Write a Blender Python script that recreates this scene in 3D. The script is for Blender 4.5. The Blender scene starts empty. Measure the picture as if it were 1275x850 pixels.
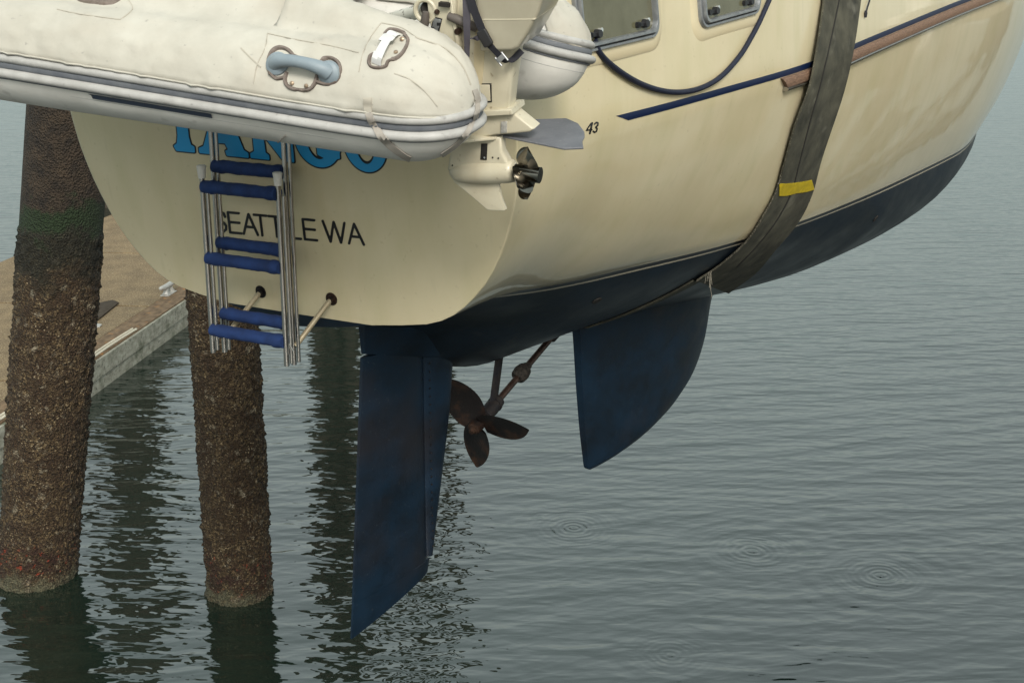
import bpy, bmesh, math, random
import numpy as np
from mathutils import Vector, noise as mnoise
from mathutils.bvhtree import BVHTree
random.seed(4)
scene = bpy.context.scene
R = math.radians

# ------------------------------------------------------------------ camera, world, sun, exposure
FPX, PITCH, CAMH = 1600.0, R(15.5), 8.0
KS = CAMH / 4.4      # size of everything that stands in the water
cam_data = bpy.data.cameras.new('camera')
cam_data.sensor_width = 36.0
cam_data.lens = FPX / 1275.0 * 36.0
cam_data.clip_start = 0.05
cam_data.clip_end = 3000
cam = bpy.data.objects.new('camera', cam_data)
scene.collection.objects.link(cam)
cam.location = (0, 0, CAMH)
cam.rotation_euler = (R(90) - PITCH, 0, 0)
scene.camera = cam

SUN_EL, SUN_AZ = R(33), R(168)      # azimuth measured clockwise from +Y (the view direction)
world = bpy.data.worlds.new('World')
scene.world = world
world.use_nodes = True
wn = world.node_tree
wn.nodes.clear()
sky = wn.nodes.new('ShaderNodeTexSky')
sky.sky_type = 'NISHITA'
sky.sun_disc = False
sky.sun_elevation = SUN_EL
sky.sun_rotation = SUN_AZ
sky.air_density = 2.0
sky.dust_density = 6.0
sky.ozone_density = 1.5
hsv = wn.nodes.new('ShaderNodeHueSaturation')
hsv.inputs['Saturation'].default_value = 0.3
bg = wn.nodes.new('ShaderNodeBackground')
bg.inputs['Strength'].default_value = 0.15
wo = wn.nodes.new('ShaderNodeOutputWorld')
wn.links.new(sky.outputs[0], hsv.inputs['Color'])
cloud = wn.nodes.new('ShaderNodeMix')      # even cloud cover over the clear-sky model
cloud.data_type = 'RGBA'
cloud.inputs['Factor'].default_value = 0.45
cloud.inputs['B'].default_value = (4.7, 5.85, 5.7, 1)
wn.links.new(hsv.outputs[0], cloud.inputs['A'])
wn.links.new(cloud.outputs['Result'], bg.inputs[0])
wn.links.new(bg.outputs[0], wo.inputs[0])
sd = bpy.data.lights.new('sun', 'SUN')
sd.energy = 1.9
sd.angle = R(16)
sd.color = (1.0, 0.95, 0.86)
sun = bpy.data.objects.new('sun', sd)
scene.collection.objects.link(sun)
sdir = Vector((math.sin(SUN_AZ) * math.cos(SUN_EL), math.cos(SUN_AZ) * math.cos(SUN_EL), math.sin(SUN_EL)))
sun.rotation_euler = sdir.to_track_quat('Z', 'Y').to_euler()
sun.location = sdir * 60
scene.view_settings.view_transform = 'Standard'
scene.view_settings.look = 'None'
scene.view_settings.exposure = 0.25
scene.view_settings.gamma = 1.0
scene.view_settings.use_curve_mapping = False

# ------------------------------------------------------------------ geometry helpers
CP, SP = math.cos(PITCH), math.sin(PITCH)
CC = Vector((0, 0, CAMH))
def ray(px, py):
    x = (px - 637.5) / FPX; y = (py - 425) / FPX
    return Vector((x, CP - y * SP, -(SP + y * CP)))
def at_depth(px, py, d): return CC + ray(px, py) * d
def plane(px, py, p0, n):
    r = ray(px, py)
    return CC + r * ((p0 - CC).dot(n) / r.dot(n))

OFF = {}
def col(): return scene.collection
def thing(name, label, cat, loc, group=None):
    o = bpy.data.objects.new(name, None)
    o.empty_display_size = 0.2
    col().objects.link(o)
    o.location = loc
    o['label'] = label; o['category'] = cat
    if group: o['group'] = group
    OFF[o.name] = Vector(loc)
    return o
def tag(o, label, cat, group=None, kind=None):
    o['label'] = label; o['category'] = cat
    if group: o['group'] = group
    if kind: o['kind'] = kind
def build(name, verts, faces, mats, parent=None, fm=None, smooth=True, angle=35, label=None, base=None):
    off = OFF[parent.name] if parent else (Vector(base) if base is not None else Vector((0, 0, 0)))
    me = bpy.data.meshes.new(name)
    me.from_pydata([tuple(Vector(v) - off) for v in verts], [], faces)
    if not isinstance(mats, (list, tuple)): mats = [mats]
    for m in mats: me.materials.append(m)
    if fm is not None: me.polygons.foreach_set('material_index', fm)
    bm = bmesh.new(); bm.from_mesh(me)
    bmesh.ops.remove_doubles(bm, verts=bm.verts, dist=1e-5)
    bmesh.ops.recalc_face_normals(bm, faces=bm.faces)
    bm.to_mesh(me); bm.free()
    if smooth:
        me.polygons.foreach_set('use_smooth', [True] * len(me.polygons))
        me.set_sharp_from_angle(angle=R(angle))
    me.update()
    o = bpy.data.objects.new(name, me)
    col().objects.link(o)
    if parent: o.parent = parent
    elif base is not None: o.location = base
    OFF[o.name] = off
    if label: o['label'] = label
    return o

class MB:
    def __init__(s): s.v = []; s.f = []; s.m = []
    def add(s, v, f, m=0):
        k = len(s.v); s.v += [Vector(p) for p in v]; s.f += [tuple(i + k for i in q) for q in f]; s.m += [m] * len(f)
    def grid(s, rows, m=0, closeu=False, closev=False):
        nr, nc = len(rows), len(rows[0]); v = [p for r in rows for p in r]; f = []
        for i in range(nr - (0 if closev else 1)):
            for j in range(nc - (0 if closeu else 1)):
                a = i * nc + j; b = i * nc + (j + 1) % nc; c = ((i + 1) % nr) * nc + (j + 1) % nc; d = ((i + 1) % nr) * nc + j
                f.append((a, b, c, d))
        s.add(v, f, m)
    def tube(s, path, r, n=12, cap=True, m=0):
        path = [Vector(p) for p in path]
        rr = r if isinstance(r, (list, tuple)) else [r] * len(path)
        rows = []; up = None
        for i, p in enumerate(path):
            t = (path[min(i + 1, len(path) - 1)] - path[max(i - 1, 0)]).normalized()
            if up is None: up = Vector((0, 0, 1)) if abs(t.z) < .9 else Vector((1, 0, 0))
            a = t.cross(up).normalized(); b = a.cross(t).normalized(); up = b
            rows.append([p + (a * math.cos(q) + b * math.sin(q)) * rr[i] for q in [2 * math.pi * k / n for k in range(n)]])
        s.grid(rows, m, closeu=True)
        if cap:
            for rw, p in ((rows[0], path[0]), (rows[-1], path[-1])):
                s.add(rw + [p], [(k, (k + 1) % n, n) for k in range(n)], m)
    def box(s, c, ex, ey, ez, m=0):
        c, ex, ey, ez = Vector(c), Vector(ex), Vector(ey), Vector(ez)
        v = [c + ex * i + ey * j + ez * k for i in (-1, 1) for j in (-1, 1) for k in (-1, 1)]
        s.add(v, [(0, 1, 3, 2), (4, 6, 7, 5), (0, 4, 5, 1), (2, 3, 7, 6), (0, 2, 6, 4), (1, 5, 7, 3)], m)
    def prism(s, poly, h, bev=0.0, m=0, segs=3):
        """poly: list of 3D points (planar); h: half-thickness vector; rounded rims by inset rings"""
        poly = [Vector(p) for p in poly]; c = sum(poly, Vector()) / len(poly)
        n = Vector(h).normalized(); H = Vector(h).length
        def inset(d):
            out = []
            for i, p in enumerate(poly):
                a = (p - poly[i - 1]).normalized(); b = (poly[(i + 1) % len(poly)] - p).normalized()
                na = n.cross(a); nb = n.cross(b)
                if na.dot(c - p) < 0 and False: pass
                v = (na + nb)
                if v.length < 1e-6: v = na
                v.normalize(); k = d / max(.35, v.dot(na))
                out.append(p + v * k * sgn)
            return out
        area = sum((poly[i].cross(poly[(i + 1) % len(poly)]) for i in range(len(poly))), Vector()).dot(n)
        sgn = 1 if area > 0 else -1
        rings = []
        if bev > 0:
            for k in range(segs + 1):
                a = math.pi / 2 * k / segs
                rings.append([p - n * (H - bev + bev * math.cos(a)) for p in inset(bev * (1 - math.sin(a)))])
            for k in range(segs + 1):
                a = math.pi / 2 * (segs - k) / segs
                rings.append([p + n * (H - bev + bev * math.cos(a)) for p in inset(bev * (1 - math.sin(a)))])
        else:
            rings = [[p - n * H for p in poly], [p + n * H for p in poly]]
        s.grid(rings, m, closeu=True)
        N = len(poly)
        s.add(rings[0], [tuple(range(N))], m); s.add(rings[-1], [tuple(range(N))], m)
    def disc(s, c, n, r, h, k=20, m=0):
        c = Vector(c); n = Vector(n).normalized()
        s.tube([c, c + n * h], r, k, True, m)
    def out(s, name, mats, parent=None, **kw): return build(name, s.v, s.f, mats, parent, fm=s.m, **kw)

def bvh_of(o):
    off = OFF[o.name]
    return BVHTree.FromPolygons([v.co + off for v in o.data.vertices], [tuple(p.vertices) for p in o.data.polygons])
def hit(b, px, py, off=0.0):
    d = ray(px, py).normalized()
    loc, n, i, dist = b.ray_cast(CC, d)
    if loc is None: return None, None
    if n.dot(d) > 0: n = -n
    return loc + n * off, n
def smooth_pts(pts, k=6):
    """Catmull-Rom through tuples"""
    P = [np.array(p, float) for p in pts]; out = []
    for i in range(len(P) - 1):
        a = P[max(i - 1, 0)]; b = P[i]; c = P[i + 1]; d = P[min(i + 2, len(P) - 1)]
        for t in [q / k for q in range(k)]:
            out.append(.5 * ((2 * b) + (-a + c) * t + (2 * a - 5 * b + 4 * c - d) * t * t + (-a + 3 * b - 3 * c + d) * t ** 3))
    out.append(P[-1]); return out
def strip_on(mb, b, pts, thick=.006, lift=.002, k=6, m=0, nw=3, closed=False, rnd=False):
    """solid ribbon lying on a surface: pts = (px, py, width px)"""
    if closed: pts = list(pts) + [pts[0]]
    P = smooth_pts(pts, k); rows = []
    for i, p in enumerate(P):
        t = P[min(i + 1, len(P) - 1)][:2] - P[max(i - 1, 0)][:2]; t = t / (np.linalg.norm(t) + 1e-9)
        nn = np.array([-t[1], t[0]]); top = []; bot = []
        ok = True
        for j in range(nw):
            u = (j / (nw - 1) - .5)
            q = p[:2] + nn * u * p[2]
            loc, n = hit(b, q[0], q[1])
            if loc is None: ok = False; break
            h = thick * (math.sqrt(max(0, 1 - (2 * u) ** 2)) if rnd else 1)
            top.append(loc + n * (lift + h)); bot.append(loc + n * (lift - .004 if rnd else lift))
        if ok: rows.append(top + bot[::-1])
    if len(rows) > 1:
        mb.grid(rows, m, closeu=True)
        N = len(rows[0]); mb.add(rows[0], [tuple(range(N))], m); mb.add(rows[-1], [tuple(range(N))], m)
def surf_tube(mb, b, pts, r, lift=None, k=6, n=8, m=0):
    P = smooth_pts(pts, k); path = []
    for p in P:
        loc, nn = hit(b, p[0], p[1], (r if lift is None else lift) if len(p) < 3 else p[2])
        if loc is not None: path.append(loc)
    mb.tube(path, r, n, True, m)

# ---- signed-distance lettering: shapes are drawn in a flat plane and turned into one clean mesh
def seg_d(P, a, b):
    a = np.array(a, float); b = np.array(b, float); ab = b - a
    t = np.clip(((P - a) @ ab) / (ab @ ab + 1e-12), 0, 1)
    return np.linalg.norm(P - (a + t[..., None] * ab), axis=-1)
def poly_d(P, poly):
    poly = [np.array(p, float) for p in poly]; d = np.full(P.shape[:-1], 1e9); ins = np.zeros(P.shape[:-1], bool)
    for i in range(len(poly)):
        a, b = poly[i - 1], poly[i]
        d = np.minimum(d, seg_d(P, a, b))
        c = ((a[1] > P[..., 1]) != (b[1] > P[..., 1]))
        xx = (b[0] - a[0]) * (P[..., 1] - a[1]) / ((b[1] - a[1]) + 1e-12) + a[0]
        ins ^= (c & (P[..., 0] < xx))
    return np.where(ins, -d, d)
def sdf_mesh(fun, x0, y0, x1, y1, st, mapf, mb, m=0):
    nx = int((x1 - x0) / st) + 1; ny = int((y1 - y0) / st) + 1
    X, Y = np.meshgrid(x0 + np.arange(nx) * st, y0 + np.arange(ny) * st)
    D = fun(np.stack([X, Y], -1)); cache = {}; V = []; Fc = []
    def vid(key, x, y):
        if key not in cache:
            cache[key] = len(V); V.append(mapf(x, y))
        return cache[key]
    for j in range(ny - 1):
        for i in range(nx - 1):
            cs = [(i, j), (i + 1, j), (i + 1, j + 1), (i, j + 1)]; ds = [D[c[1], c[0]] for c in cs]
            if min(ds) >= 0: continue
            f = []
            for k in range(4):
                a, b = cs[k], cs[(k + 1) % 4]; da, db = ds[k], ds[(k + 1) % 4]
                if da < 0: f.append(vid(a, X[a[1], a[0]], Y[a[1], a[0]]))
                if (da < 0) != (db < 0):
                    t = da / (da - db); key = (min(a, b), max(a, b))
                    f.append(vid(key, X[a[1], a[0]] * (1 - t) + X[b[1], b[0]] * t, Y[a[1], a[0]] * (1 - t) + Y[b[1], b[0]] * t))
            if len(f) >= 3: Fc.append(tuple(f))
    mb.add(V, Fc, m)

# ------------------------------------------------------------------ materials
def mat(name, c1, c2=None, rough=.5, metal=0, scale=6, bump=0, bscale=40, coat=0, rough2=None, detail=6, stretch=None, thr=(.35, .65), spec=None):
    m = bpy.data.materials.new(name); m.use_nodes = True; nt = m.node_tree; N = nt.nodes; L = nt.links
    b = N['Principled BSDF']; b.inputs['Roughness'].default_value = rough; b.inputs['Metallic'].default_value = metal
    if coat: b.inputs['Coat Weight'].default_value = coat; b.inputs['Coat Roughness'].default_value = .12
    if spec is not None: b.inputs['Specular IOR Level'].default_value = spec
    tc = N.new('ShaderNodeTexCoord'); src = tc.outputs['Object']
    if stretch:
        mp = N.new('ShaderNodeMapping'); mp.inputs['Scale'].default_value = stretch; L.new(src, mp.inputs[0]); src = mp.outputs[0]
    nz = N.new('ShaderNodeTexNoise'); nz.inputs['Scale'].default_value = scale; nz.inputs['Detail'].default_value = detail; nz.inputs['Roughness'].default_value = .62
    L.new(src, nz.inputs['Vector'])
    cr = N.new('ShaderNodeValToRGB'); cr.color_ramp.elements[0].position = thr[0]; cr.color_ramp.elements[1].position = thr[1]
    cr.color_ramp.elements[0].color = (*c1, 1); cr.color_ramp.elements[1].color = (*(c2 or c1), 1)
    L.new(nz.outputs['Fac'], cr.inputs[0]); L.new(cr.outputs[0], b.inputs['Base Color'])
    if rough2 is not None:
        mr = N.new('ShaderNodeMapRange'); mr.inputs['From Min'].default_value = .3; mr.inputs['From Max'].default_value = .7
        mr.inputs['To Min'].default_value = rough; mr.inputs['To Max'].default_value = rough2
        L.new(nz.outputs['Fac'], mr.inputs[0]); L.new(mr.outputs[0], b.inputs['Roughness'])
    if bump:
        n2 = N.new('ShaderNodeTexNoise'); n2.inputs['Scale'].default_value = bscale; n2.inputs['Detail'].default_value = 5; L.new(src, n2.inputs['Vector'])
        bp = N.new('ShaderNodeBump'); bp.inputs['Distance'].default_value = bump; bp.inputs['Strength'].default_value = 1
        L.new(n2.outputs['Fac'], bp.inputs['Height']); L.new(bp.outputs[0], b.inputs['Normal'])
        if coat: L.new(bp.outputs[0], b.inputs['Coat Normal'])
    return m
def add_speckle(m, color, scale, lo, hi, mixfac=1.0, kind='noise', stretch=None):
    """second colour layer mixed over the base by a thresholded noise"""
    nt = m.node_tree; N = nt.nodes; L = nt.links; b = N['Principled BSDF']
    src = b.inputs['Base Color'].links[0].from_socket
    tc = N.new('ShaderNodeTexCoord'); v = tc.outputs['Object']
    if stretch:
        mp = N.new('ShaderNodeMapping'); mp.inputs['Scale'].default_value = stretch; L.new(v, mp.inputs[0]); v = mp.outputs[0]
    if kind == 'noise':
        t = N.new('ShaderNodeTexNoise'); t.inputs['Detail'].default_value = 4; o = t.outputs['Fac']
    else:
        t = N.new('ShaderNodeTexVoronoi'); o = t.outputs['Distance']
    t.inputs['Scale'].default_value = scale; L.new(v, t.inputs['Vector'])
    mr = N.new('ShaderNodeMapRange'); mr.inputs['From Min'].default_value = lo; mr.inputs['From Max'].default_value = hi; mr.inputs['To Max'].default_value = mixfac
    mr.clamp = True
    L.new(o, mr.inputs[0])
    mx = N.new('ShaderNodeMix'); mx.data_type = 'RGBA'
    L.new(mr.outputs[0], mx.inputs['Factor']); L.new(src, mx.inputs['A']); mx.inputs['B'].default_value = (*color, 1)
    L.new(mx.outputs['Result'], b.inputs['Base Color'])
    return mr

M = {}
M['gel'] = mat('cream_gelcoat', (.54, .465, .30), (.58, .51, .345), rough=.35, scale=1.6, coat=.75, bump=.0028, bscale=2.6, spec=.3)
M['gel'].node_tree.nodes['Principled BSDF'].inputs['Coat Roughness'].default_value = .035
add_speckle(M['gel'], (.36, .30, .19), 26, .66, .74, .35)
add_speckle(M['gel'], (.44, .40, .22), 2.6, .46, .74, .40, stretch=(2.2, 2.2, .5))
add_speckle(M['gel'], (.30, .27, .17), 3.0, .62, .80, .2, stretch=(5, 5, .35))
M['gel2'] = mat('cream_gelcoat_panel', (.54, .46, .30), (.56, .49, .33), rough=.3, scale=3)
M['bottom'] = mat('navy_bottom_paint', (.003, .007, .013), (.004, .016, .034), rough=.36, rough2=.55, scale=2.2, bump=.0015, bscale=9, stretch=(1, 1, 1.6), spec=.3)
add_speckle(M['bottom'], (.028, .020, .018), 1.3, .52, .70, .35)
add_speckle(M['bottom'], (.05, .06, .065), 60, .66, .72, .5)
M['bottom_shaded'] = mat('navy_bottom_paint_shaded', (.0025, .005, .009), (.004, .011, .021), rough=.33, rough2=.5, scale=2.0, bump=.0015, bscale=8, stretch=(1, 1, 1.6), spec=.4)  # same navy bottom paint, its shade and dark reflection put into the colour
add_speckle(M['bottom_shaded'], (.04, .04, .036), 7, .60, .78, .4, stretch=(1.5, 1.5, .5))
M['blackline'] = mat('black_boot_line', (.008, .008, .012), rough=.3)
M['pin'] = mat('cream_pin_line', (.33, .30, .23), rough=.35)
M['navy'] = mat('navy_stripe', (.004, .012, .045), rough=.4, spec=.3)
M['teak'] = mat('teak', (.10, .055, .035), (.26, .16, .105), rough=.6, scale=9, stretch=(3, 3, 30), bump=.001, bscale=30)
M['steel'] = mat('stainless_steel', (.42, .40, .37), (.36, .34, .32), rough=.2, metal=1, scale=3)
M['alu'] = mat('anodised_aluminium', (.27, .28, .29), (.36, .37, .38), rough=.38, metal=.75, scale=25, rough2=.5)
M['glass'] = mat('tinted_portlight_pane', (.085, .08, .045), (.12, .115, .07), rough=.06, scale=4, coat=.3)
M['knob'] = mat('black_plastic', (.015, .015, .017), rough=.4)
M['bolt'] = mat('bright_bolt', (.8, .8, .78), rough=.2, metal=.8)
M['bronze'] = mat('fouled_bronze', (.012, .010, .010), (.065, .032, .018), rough=.42, metal=.2, spec=.3, scale=7, bump=.002, bscale=60, thr=(.45, .75))
M['shaft'] = mat('propeller_shaft_bronze', (.05, .03, .024), (.11, .07, .055), rough=.35, metal=.7, scale=20)
M['zinc'] = mat('corroded_zinc', (.012, .011, .010), (.045, .038, .032), rough=.8, spec=.2, scale=40, bump=.006, bscale=60)
M['barrel'] = mat('painted_strut', (.010, .011, .015), (.026, .022, .020), rough=.5, scale=14, spec=.15)
M['strutrod'] = mat('dull_brass_rod', (.30, .25, .165), (.36, .31, .21), rough=.45, metal=.3, scale=20)
M['tread'] = mat('navy_canvas', (.002, .016, .075), (.005, .028, .12), rough=.85, scale=12, bump=.004, bscale=22)
M['cap'] = mat('white_rubber', (.55, .54, .5), (.62, .6, .56), rough=.6, scale=20)
M['letter'] = mat('black_vinyl', (.01, .01, .012), rough=.35)
M['cyan'] = mat('sky_blue_vinyl', (.02, .27, .56), rough=.35)
M['canvas'] = mat('cream_canvas', (.42, .40, .345), (.50, .48, .42), rough=.88, scale=3.5, bump=.010, bscale=5, detail=8)
add_speckle(M['canvas'], (.36, .32, .26), 2.4, .56, .74, .6)
add_speckle(M['canvas'], (.25, .24, .22), 42, .68, .74, .5)
M['seam'] = mat('canvas_seam', (.40, .37, .31), rough=.9)
M['hypalon'] = mat('grey_white_hypalon', (.60, .585, .545), (.70, .685, .645), rough=.55, scale=4, bump=.004, bscale=7)
add_speckle(M['hypalon'], (.22, .2, .17), 9, .62, .78, .5)
M['rail'] = mat('light_grey_rubber', (.34, .335, .32), (.43, .425, .41), rough=.55, scale=10, bump=.001, bscale=60)
add_speckle(M['rail'], (.17, .16, .15), 30, .62, .72, .55)
M['railin'] = mat('slate_grey_rubber', (.10, .11, .13), (.15, .16, .175), rough=.6, scale=10)
M['decal'] = mat('slate_decal', (.028, .038, .06), rough=.45)
M['pipe'] = mat('taupe_piping', (.13, .105, .09), (.19, .155, .135), rough=.8, scale=40)
M['handle'] = mat('blue_grey_rubber', (.19, .235, .27), (.25, .30, .33), rough=.5, scale=9)
M['web'] = mat('white_webbing', (.6, .6, .59), rough=.8)
M['webd'] = mat('dirty_webbing', (.30, .27, .235), (.40, .37, .33), rough=.85, scale=14)
M['ob'] = mat('aged_cream_paint', (.50, .455, .34), (.57, .53, .41), rough=.38, scale=5, coat=.15, bump=.0008, bscale=12)
add_speckle(M['ob'], (.22, .17, .11), 34, .66, .73, .7)
add_speckle(M['ob'], (.36, .30, .20), 5, .56, .75, .6)
M['obd'] = mat('cowling_grey_cream', (.33, .30, .225), (.38, .35, .27), rough=.3, scale=5, coat=.4)
M['chip'] = mat('chipped_white_paint', (.55, .54, .47), (.64, .63, .56), rough=.5, scale=8)
add_speckle(M['chip'], (.12, .10, .08), 38, .58, .64, .9)
M['dark'] = mat('dark_cavity', (.012, .01, .008), rough=.8)
M['hose'] = mat('taupe_rubber_hose', (.10, .085, .075), rough=.6)
M['foil'] = mat('grey_plastic_fin', (.105, .11, .125), (.14, .145, .16), rough=.5, scale=9, bump=.001, bscale=50)
add_speckle(M['foil'], (.2, .2, .21), 60, .62, .7, .5)
M['chrome'] = mat('polished_propeller_steel', (.24, .225, .195), (.13, .12, .10), rough=.14, metal=1, scale=6)
M['anode'] = mat('pitted_anode', (.35, .34, .32), (.55, .54, .5), rough=.6, metal=.4, scale=60)
M['strap'] = mat('purple_grey_webbing', (.055, .05, .065), (.075, .07, .085), rough=.85, scale=20)
M['belt'] = mat('black_webbing', (.012, .012, .018), (.02, .02, .028), rough=.8, scale=20)
M['sling'] = mat('weathered_nylon_sling', (.018, .018, .012), (.085, .08, .055), rough=.8, scale=5, bump=.004, bscale=16, thr=(.3, .72))
add_speckle(M['sling'], (.20, .19, .15), 7, .60, .78, .5)
add_speckle(M['sling'], (.012, .012, .010), 3, .55, .75, .6, stretch=(2, 2, .7))
M['fray'] = mat('frayed_fibre', (.13, .12, .095), (.24, .22, .18), rough=.9, scale=40)
M['tape'] = mat('yellow_tape', (.50, .37, .01), (.36, .27, .01), rough=.4, scale=18, bump=.004, bscale=24)
M['hosenavy'] = mat('navy_rope_cover', (.003, .005, .018), (.007, .010, .028), rough=.6, scale=30, bump=.002, bscale=90)
M['conc'] = mat('speckled_concrete', (.145, .100, .052), (.235, .168, .088), rough=.85, scale=1.6, bump=.004, bscale=60)
add_speckle(M['conc'], (.44, .35, .22), 34, .57, .64, .9)
add_speckle(M['conc'], (.07, .045, .028), 27, .56, .64, .85)
M['plank'] = mat('weathered_timber', (.10, .06, .03), (.22, .145, .08), rough=.8, scale=4, stretch=(2, 1.2, 8), bump=.004, bscale=20)
add_speckle(M['plank'], (.40, .18, .05), 5, .60, .72, .8)
M['fascia'] = mat('grey_algae_timber', (.22, .21, .165), (.42, .41, .34), rough=.85, scale=5, bump=.006, bscale=16, stretch=(1, 1, 2))
add_speckle(M['fascia'], (.05, .065, .025), 2.2, .54, .70, .75)
add_speckle(M['fascia'], (.04, .035, .028), 14, .60, .70, .8)
M['galv'] = mat('galvanised_cleat', (.42, .41, .38), (.54, .53, .5), rough=.55, metal=.3, scale=20, bump=.001, bscale=50)
M['rope'] = mat('cream_hose', (.52, .47, .36), (.62, .57, .46), rough=.6, scale=10)
M['plate'] = mat('dark_steel_plate', (.05, .04, .03), (.08, .065, .05), rough=.85, spec=.1, scale=10)

# ------------------------------------------------------------------ water
def water_mat():
    m = bpy.data.materials.new('harbour_water'); m.use_nodes = True; nt = m.node_tree; N = nt.nodes; L = nt.links
    b = N['Principled BSDF']
    b.inputs['Base Color'].default_value = (.008, .017, .012, 1); b.inputs['Roughness'].default_value = .02; b.inputs['IOR'].default_value = 2.15
    tc = N.new('ShaderNodeTexCoord'); src = tc.outputs['Object']
    def val(op, a, bb=None):
        n = N.new('ShaderNodeMath'); n.operation = op
        for i, x in enumerate((a, bb)):
            if x is None: continue
            if isinstance(x, (int, float)): n.inputs[i].default_value = x
            else: L.new(x, n.inputs[i])
        return n.outputs[0]
    def nz(sc, rot, detail, amp, dist=0, rough=.5):
        mp = N.new('ShaderNodeMapping'); mp.inputs['Scale'].default_value = tuple(q / KS for q in sc); mp.inputs['Rotation'].default_value = (0, 0, R(rot)); L.new(src, mp.inputs[0])
        t = N.new('ShaderNodeTexNoise'); t.inputs['Scale'].default_value = 1; t.inputs['Detail'].default_value = detail; t.inputs['Distortion'].default_value = dist
        t.inputs['Roughness'].default_value = rough
        L.new(mp.outputs[0], t.inputs['Vector']); return val('MULTIPLY', t.outputs['Fac'], amp * KS)
    h = nz((.40, 1.3, 1), 8, 2, .030)
    h = val('ADD', h, nz((1.3, 4.2, 1), -10, 2.5, .022, .45))
    h = val('ADD', h, nz((3.6, 9, 1), 12, 2, .0095, .45))
    h = val('ADD', h, nz((10, 20, 1), -20, 1, .0007))
    sx = N.new('ShaderNodeSeparateXYZ'); L.new(src, sx.inputs[0])
    def train(lam, ang, amp, ph, nsc, seed):
        a = R(ang)
        p = val('SUBTRACT', val('MULTIPLY', sx.outputs['Y'], math.cos(a)), val('MULTIPLY', sx.outputs['X'], math.sin(a)))
        ph_ = nz((nsc * KS, nsc * 1.6 * KS, 1), seed, 2, ph / KS)
        p = val('ADD', val('MULTIPLY', p, 2 * math.pi / lam), ph_)
        w = val('POWER', val('ADD', val('MULTIPLY', val('SINE', p), .5), .5), 1.7)
        m_ = nz((nsc * .8 * KS, nsc * 1.2 * KS, 1), seed + 40, 2, 2 / KS)
        return val('MULTIPLY', val('MULTIPLY', w, m_), amp)
    h = val('ADD', h, train(.78, 14, .0105, 9, .22, 5))
    h = val('ADD', h, train(.34, -6, .0042, 11, .45, 25))
    h = val('ADD', h, train(.19, 24, .0016, 9, .8, 65))
    for px, py, amp, lam, dec in WRINGS:
        c = plane(px, py, Vector((0, 0, 0)), Vector((0, 0, 1)))
        d = N.new('ShaderNodeVectorMath'); d.operation = 'DISTANCE'; L.new(src, d.inputs[0]); d.inputs[1].default_value = c
        dv_ = val('ADD', d.outputs['Value'], nz((3.0, 3.0, 1), px, 2, .10))
        s_ = val('SINE', val('MULTIPLY', dv_, 2 * math.pi / lam / KS))
        e = val('EXPONENT', val('MULTIPLY', d.outputs['Value'], -1 / dec / KS))
        h = val('ADD', h, val('MULTIPLY', val('MULTIPLY', s_, e), amp * KS))
    bp = N.new('ShaderNodeBump'); bp.inputs['Distance'].default_value = 1; bp.inputs['Strength'].default_value = 1
    L.new(h, bp.inputs['Height']); L.new(bp.outputs[0], b.inputs['Normal'])
    return m
WRINGS = [(714, 657, .0032, .055, .16), (714, 657, .0022, .17, .55), (937, 686, .0036, .06, .16), (937, 686, .0030, .21, .8), (1097, 716, .0032, .055, .17), (1097, 716, .0032, .19, .7),
          (835, 815, .0018, .05, .13), (835, 815, .0018, .16, .5), (560, 860, .0018, .22, .8)]
wv = [(-400, -60, 0), (400, -60, 0), (400, 900, 0), (-400, 900, 0)]
o = build('water', wv, [(0, 1, 2, 3)], water_mat(), smooth=False); o['kind'] = 'structure'

# ------------------------------------------------------------------ the sailboat: frame and hull form
TH = R(30)
F = Vector((math.sin(TH), math.cos(TH), 0)); S = Vector((math.cos(TH), -math.sin(TH), 0)); U = Vector((0, 0, 1))
O = at_depth(375, 388, 7.2)
def W(x, s, z): return O + F * x + S * s + U * z
def cl(px, py, s=0): 
    q = plane(px, py, O + S * s, S) - O
    return q.dot(F), q.dot(U)
def pchip(xs, ys, x):
    xs = np.array(xs, float); ys = np.array(ys, float); h = np.diff(xs); d = np.diff(ys) / h; m = np.zeros(len(xs))
    for i in range(1, len(xs) - 1):
        if d[i - 1] * d[i] > 0:
            w1 = 2 * h[i] + h[i - 1]; w2 = h[i] + 2 * h[i - 1]; m[i] = (w1 + w2) / (w1 / d[i - 1] + w2 / d[i])
    m[0] = d[0]; m[-1] = d[-1]
    x = min(max(x, xs[0]), xs[-1]); i = int(min(max(np.searchsorted(xs, x) - 1, 0), len(xs) - 2)); t = (x - xs[i]) / h[i]
    return float((2 * t**3 - 3 * t**2 + 1) * ys[i] + (t**3 - 2 * t**2 + t) * h[i] * m[i] + (-2 * t**3 + 3 * t**2) * ys[i + 1] + (t**3 - t**2) * h[i] * m[i + 1])
ST = [0, .4, .8, 1.3, 2, 3, 4.5, 6.5, 9.0, 11.5, 14.0, 15.5]
ZB = [-.075, -.16, -.34, -.66, -.82, -.86, -1.0, -1.22, -1.34, -1.22, -.7, .1]
WL = [.52, .56, .68, .92, 1.11, 1.36, 1.56, 1.65, 1.68, 1.45, .82, .03]
ZS = [1.035, 1.055, 1.08, 1.11, 1.16, 1.23, 1.39, 1.59, 1.80, 1.98, 2.15, 2.25]
SS = [1.50, 1.55, 1.59, 1.65, 1.74, 1.84, 1.95, 2.06, 2.16, 2.05, 1.4, .3]
FR = [0, .05, .1, .2, .35, .5, .7, .85, 1]
G0 = [0, .36, .50, .64, .78, .87, .95, .985, 1]
G1 = [0, .10, .18, .34, .52, .67, .83, .92, 1]
TR = math.tan(R(10))
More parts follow.
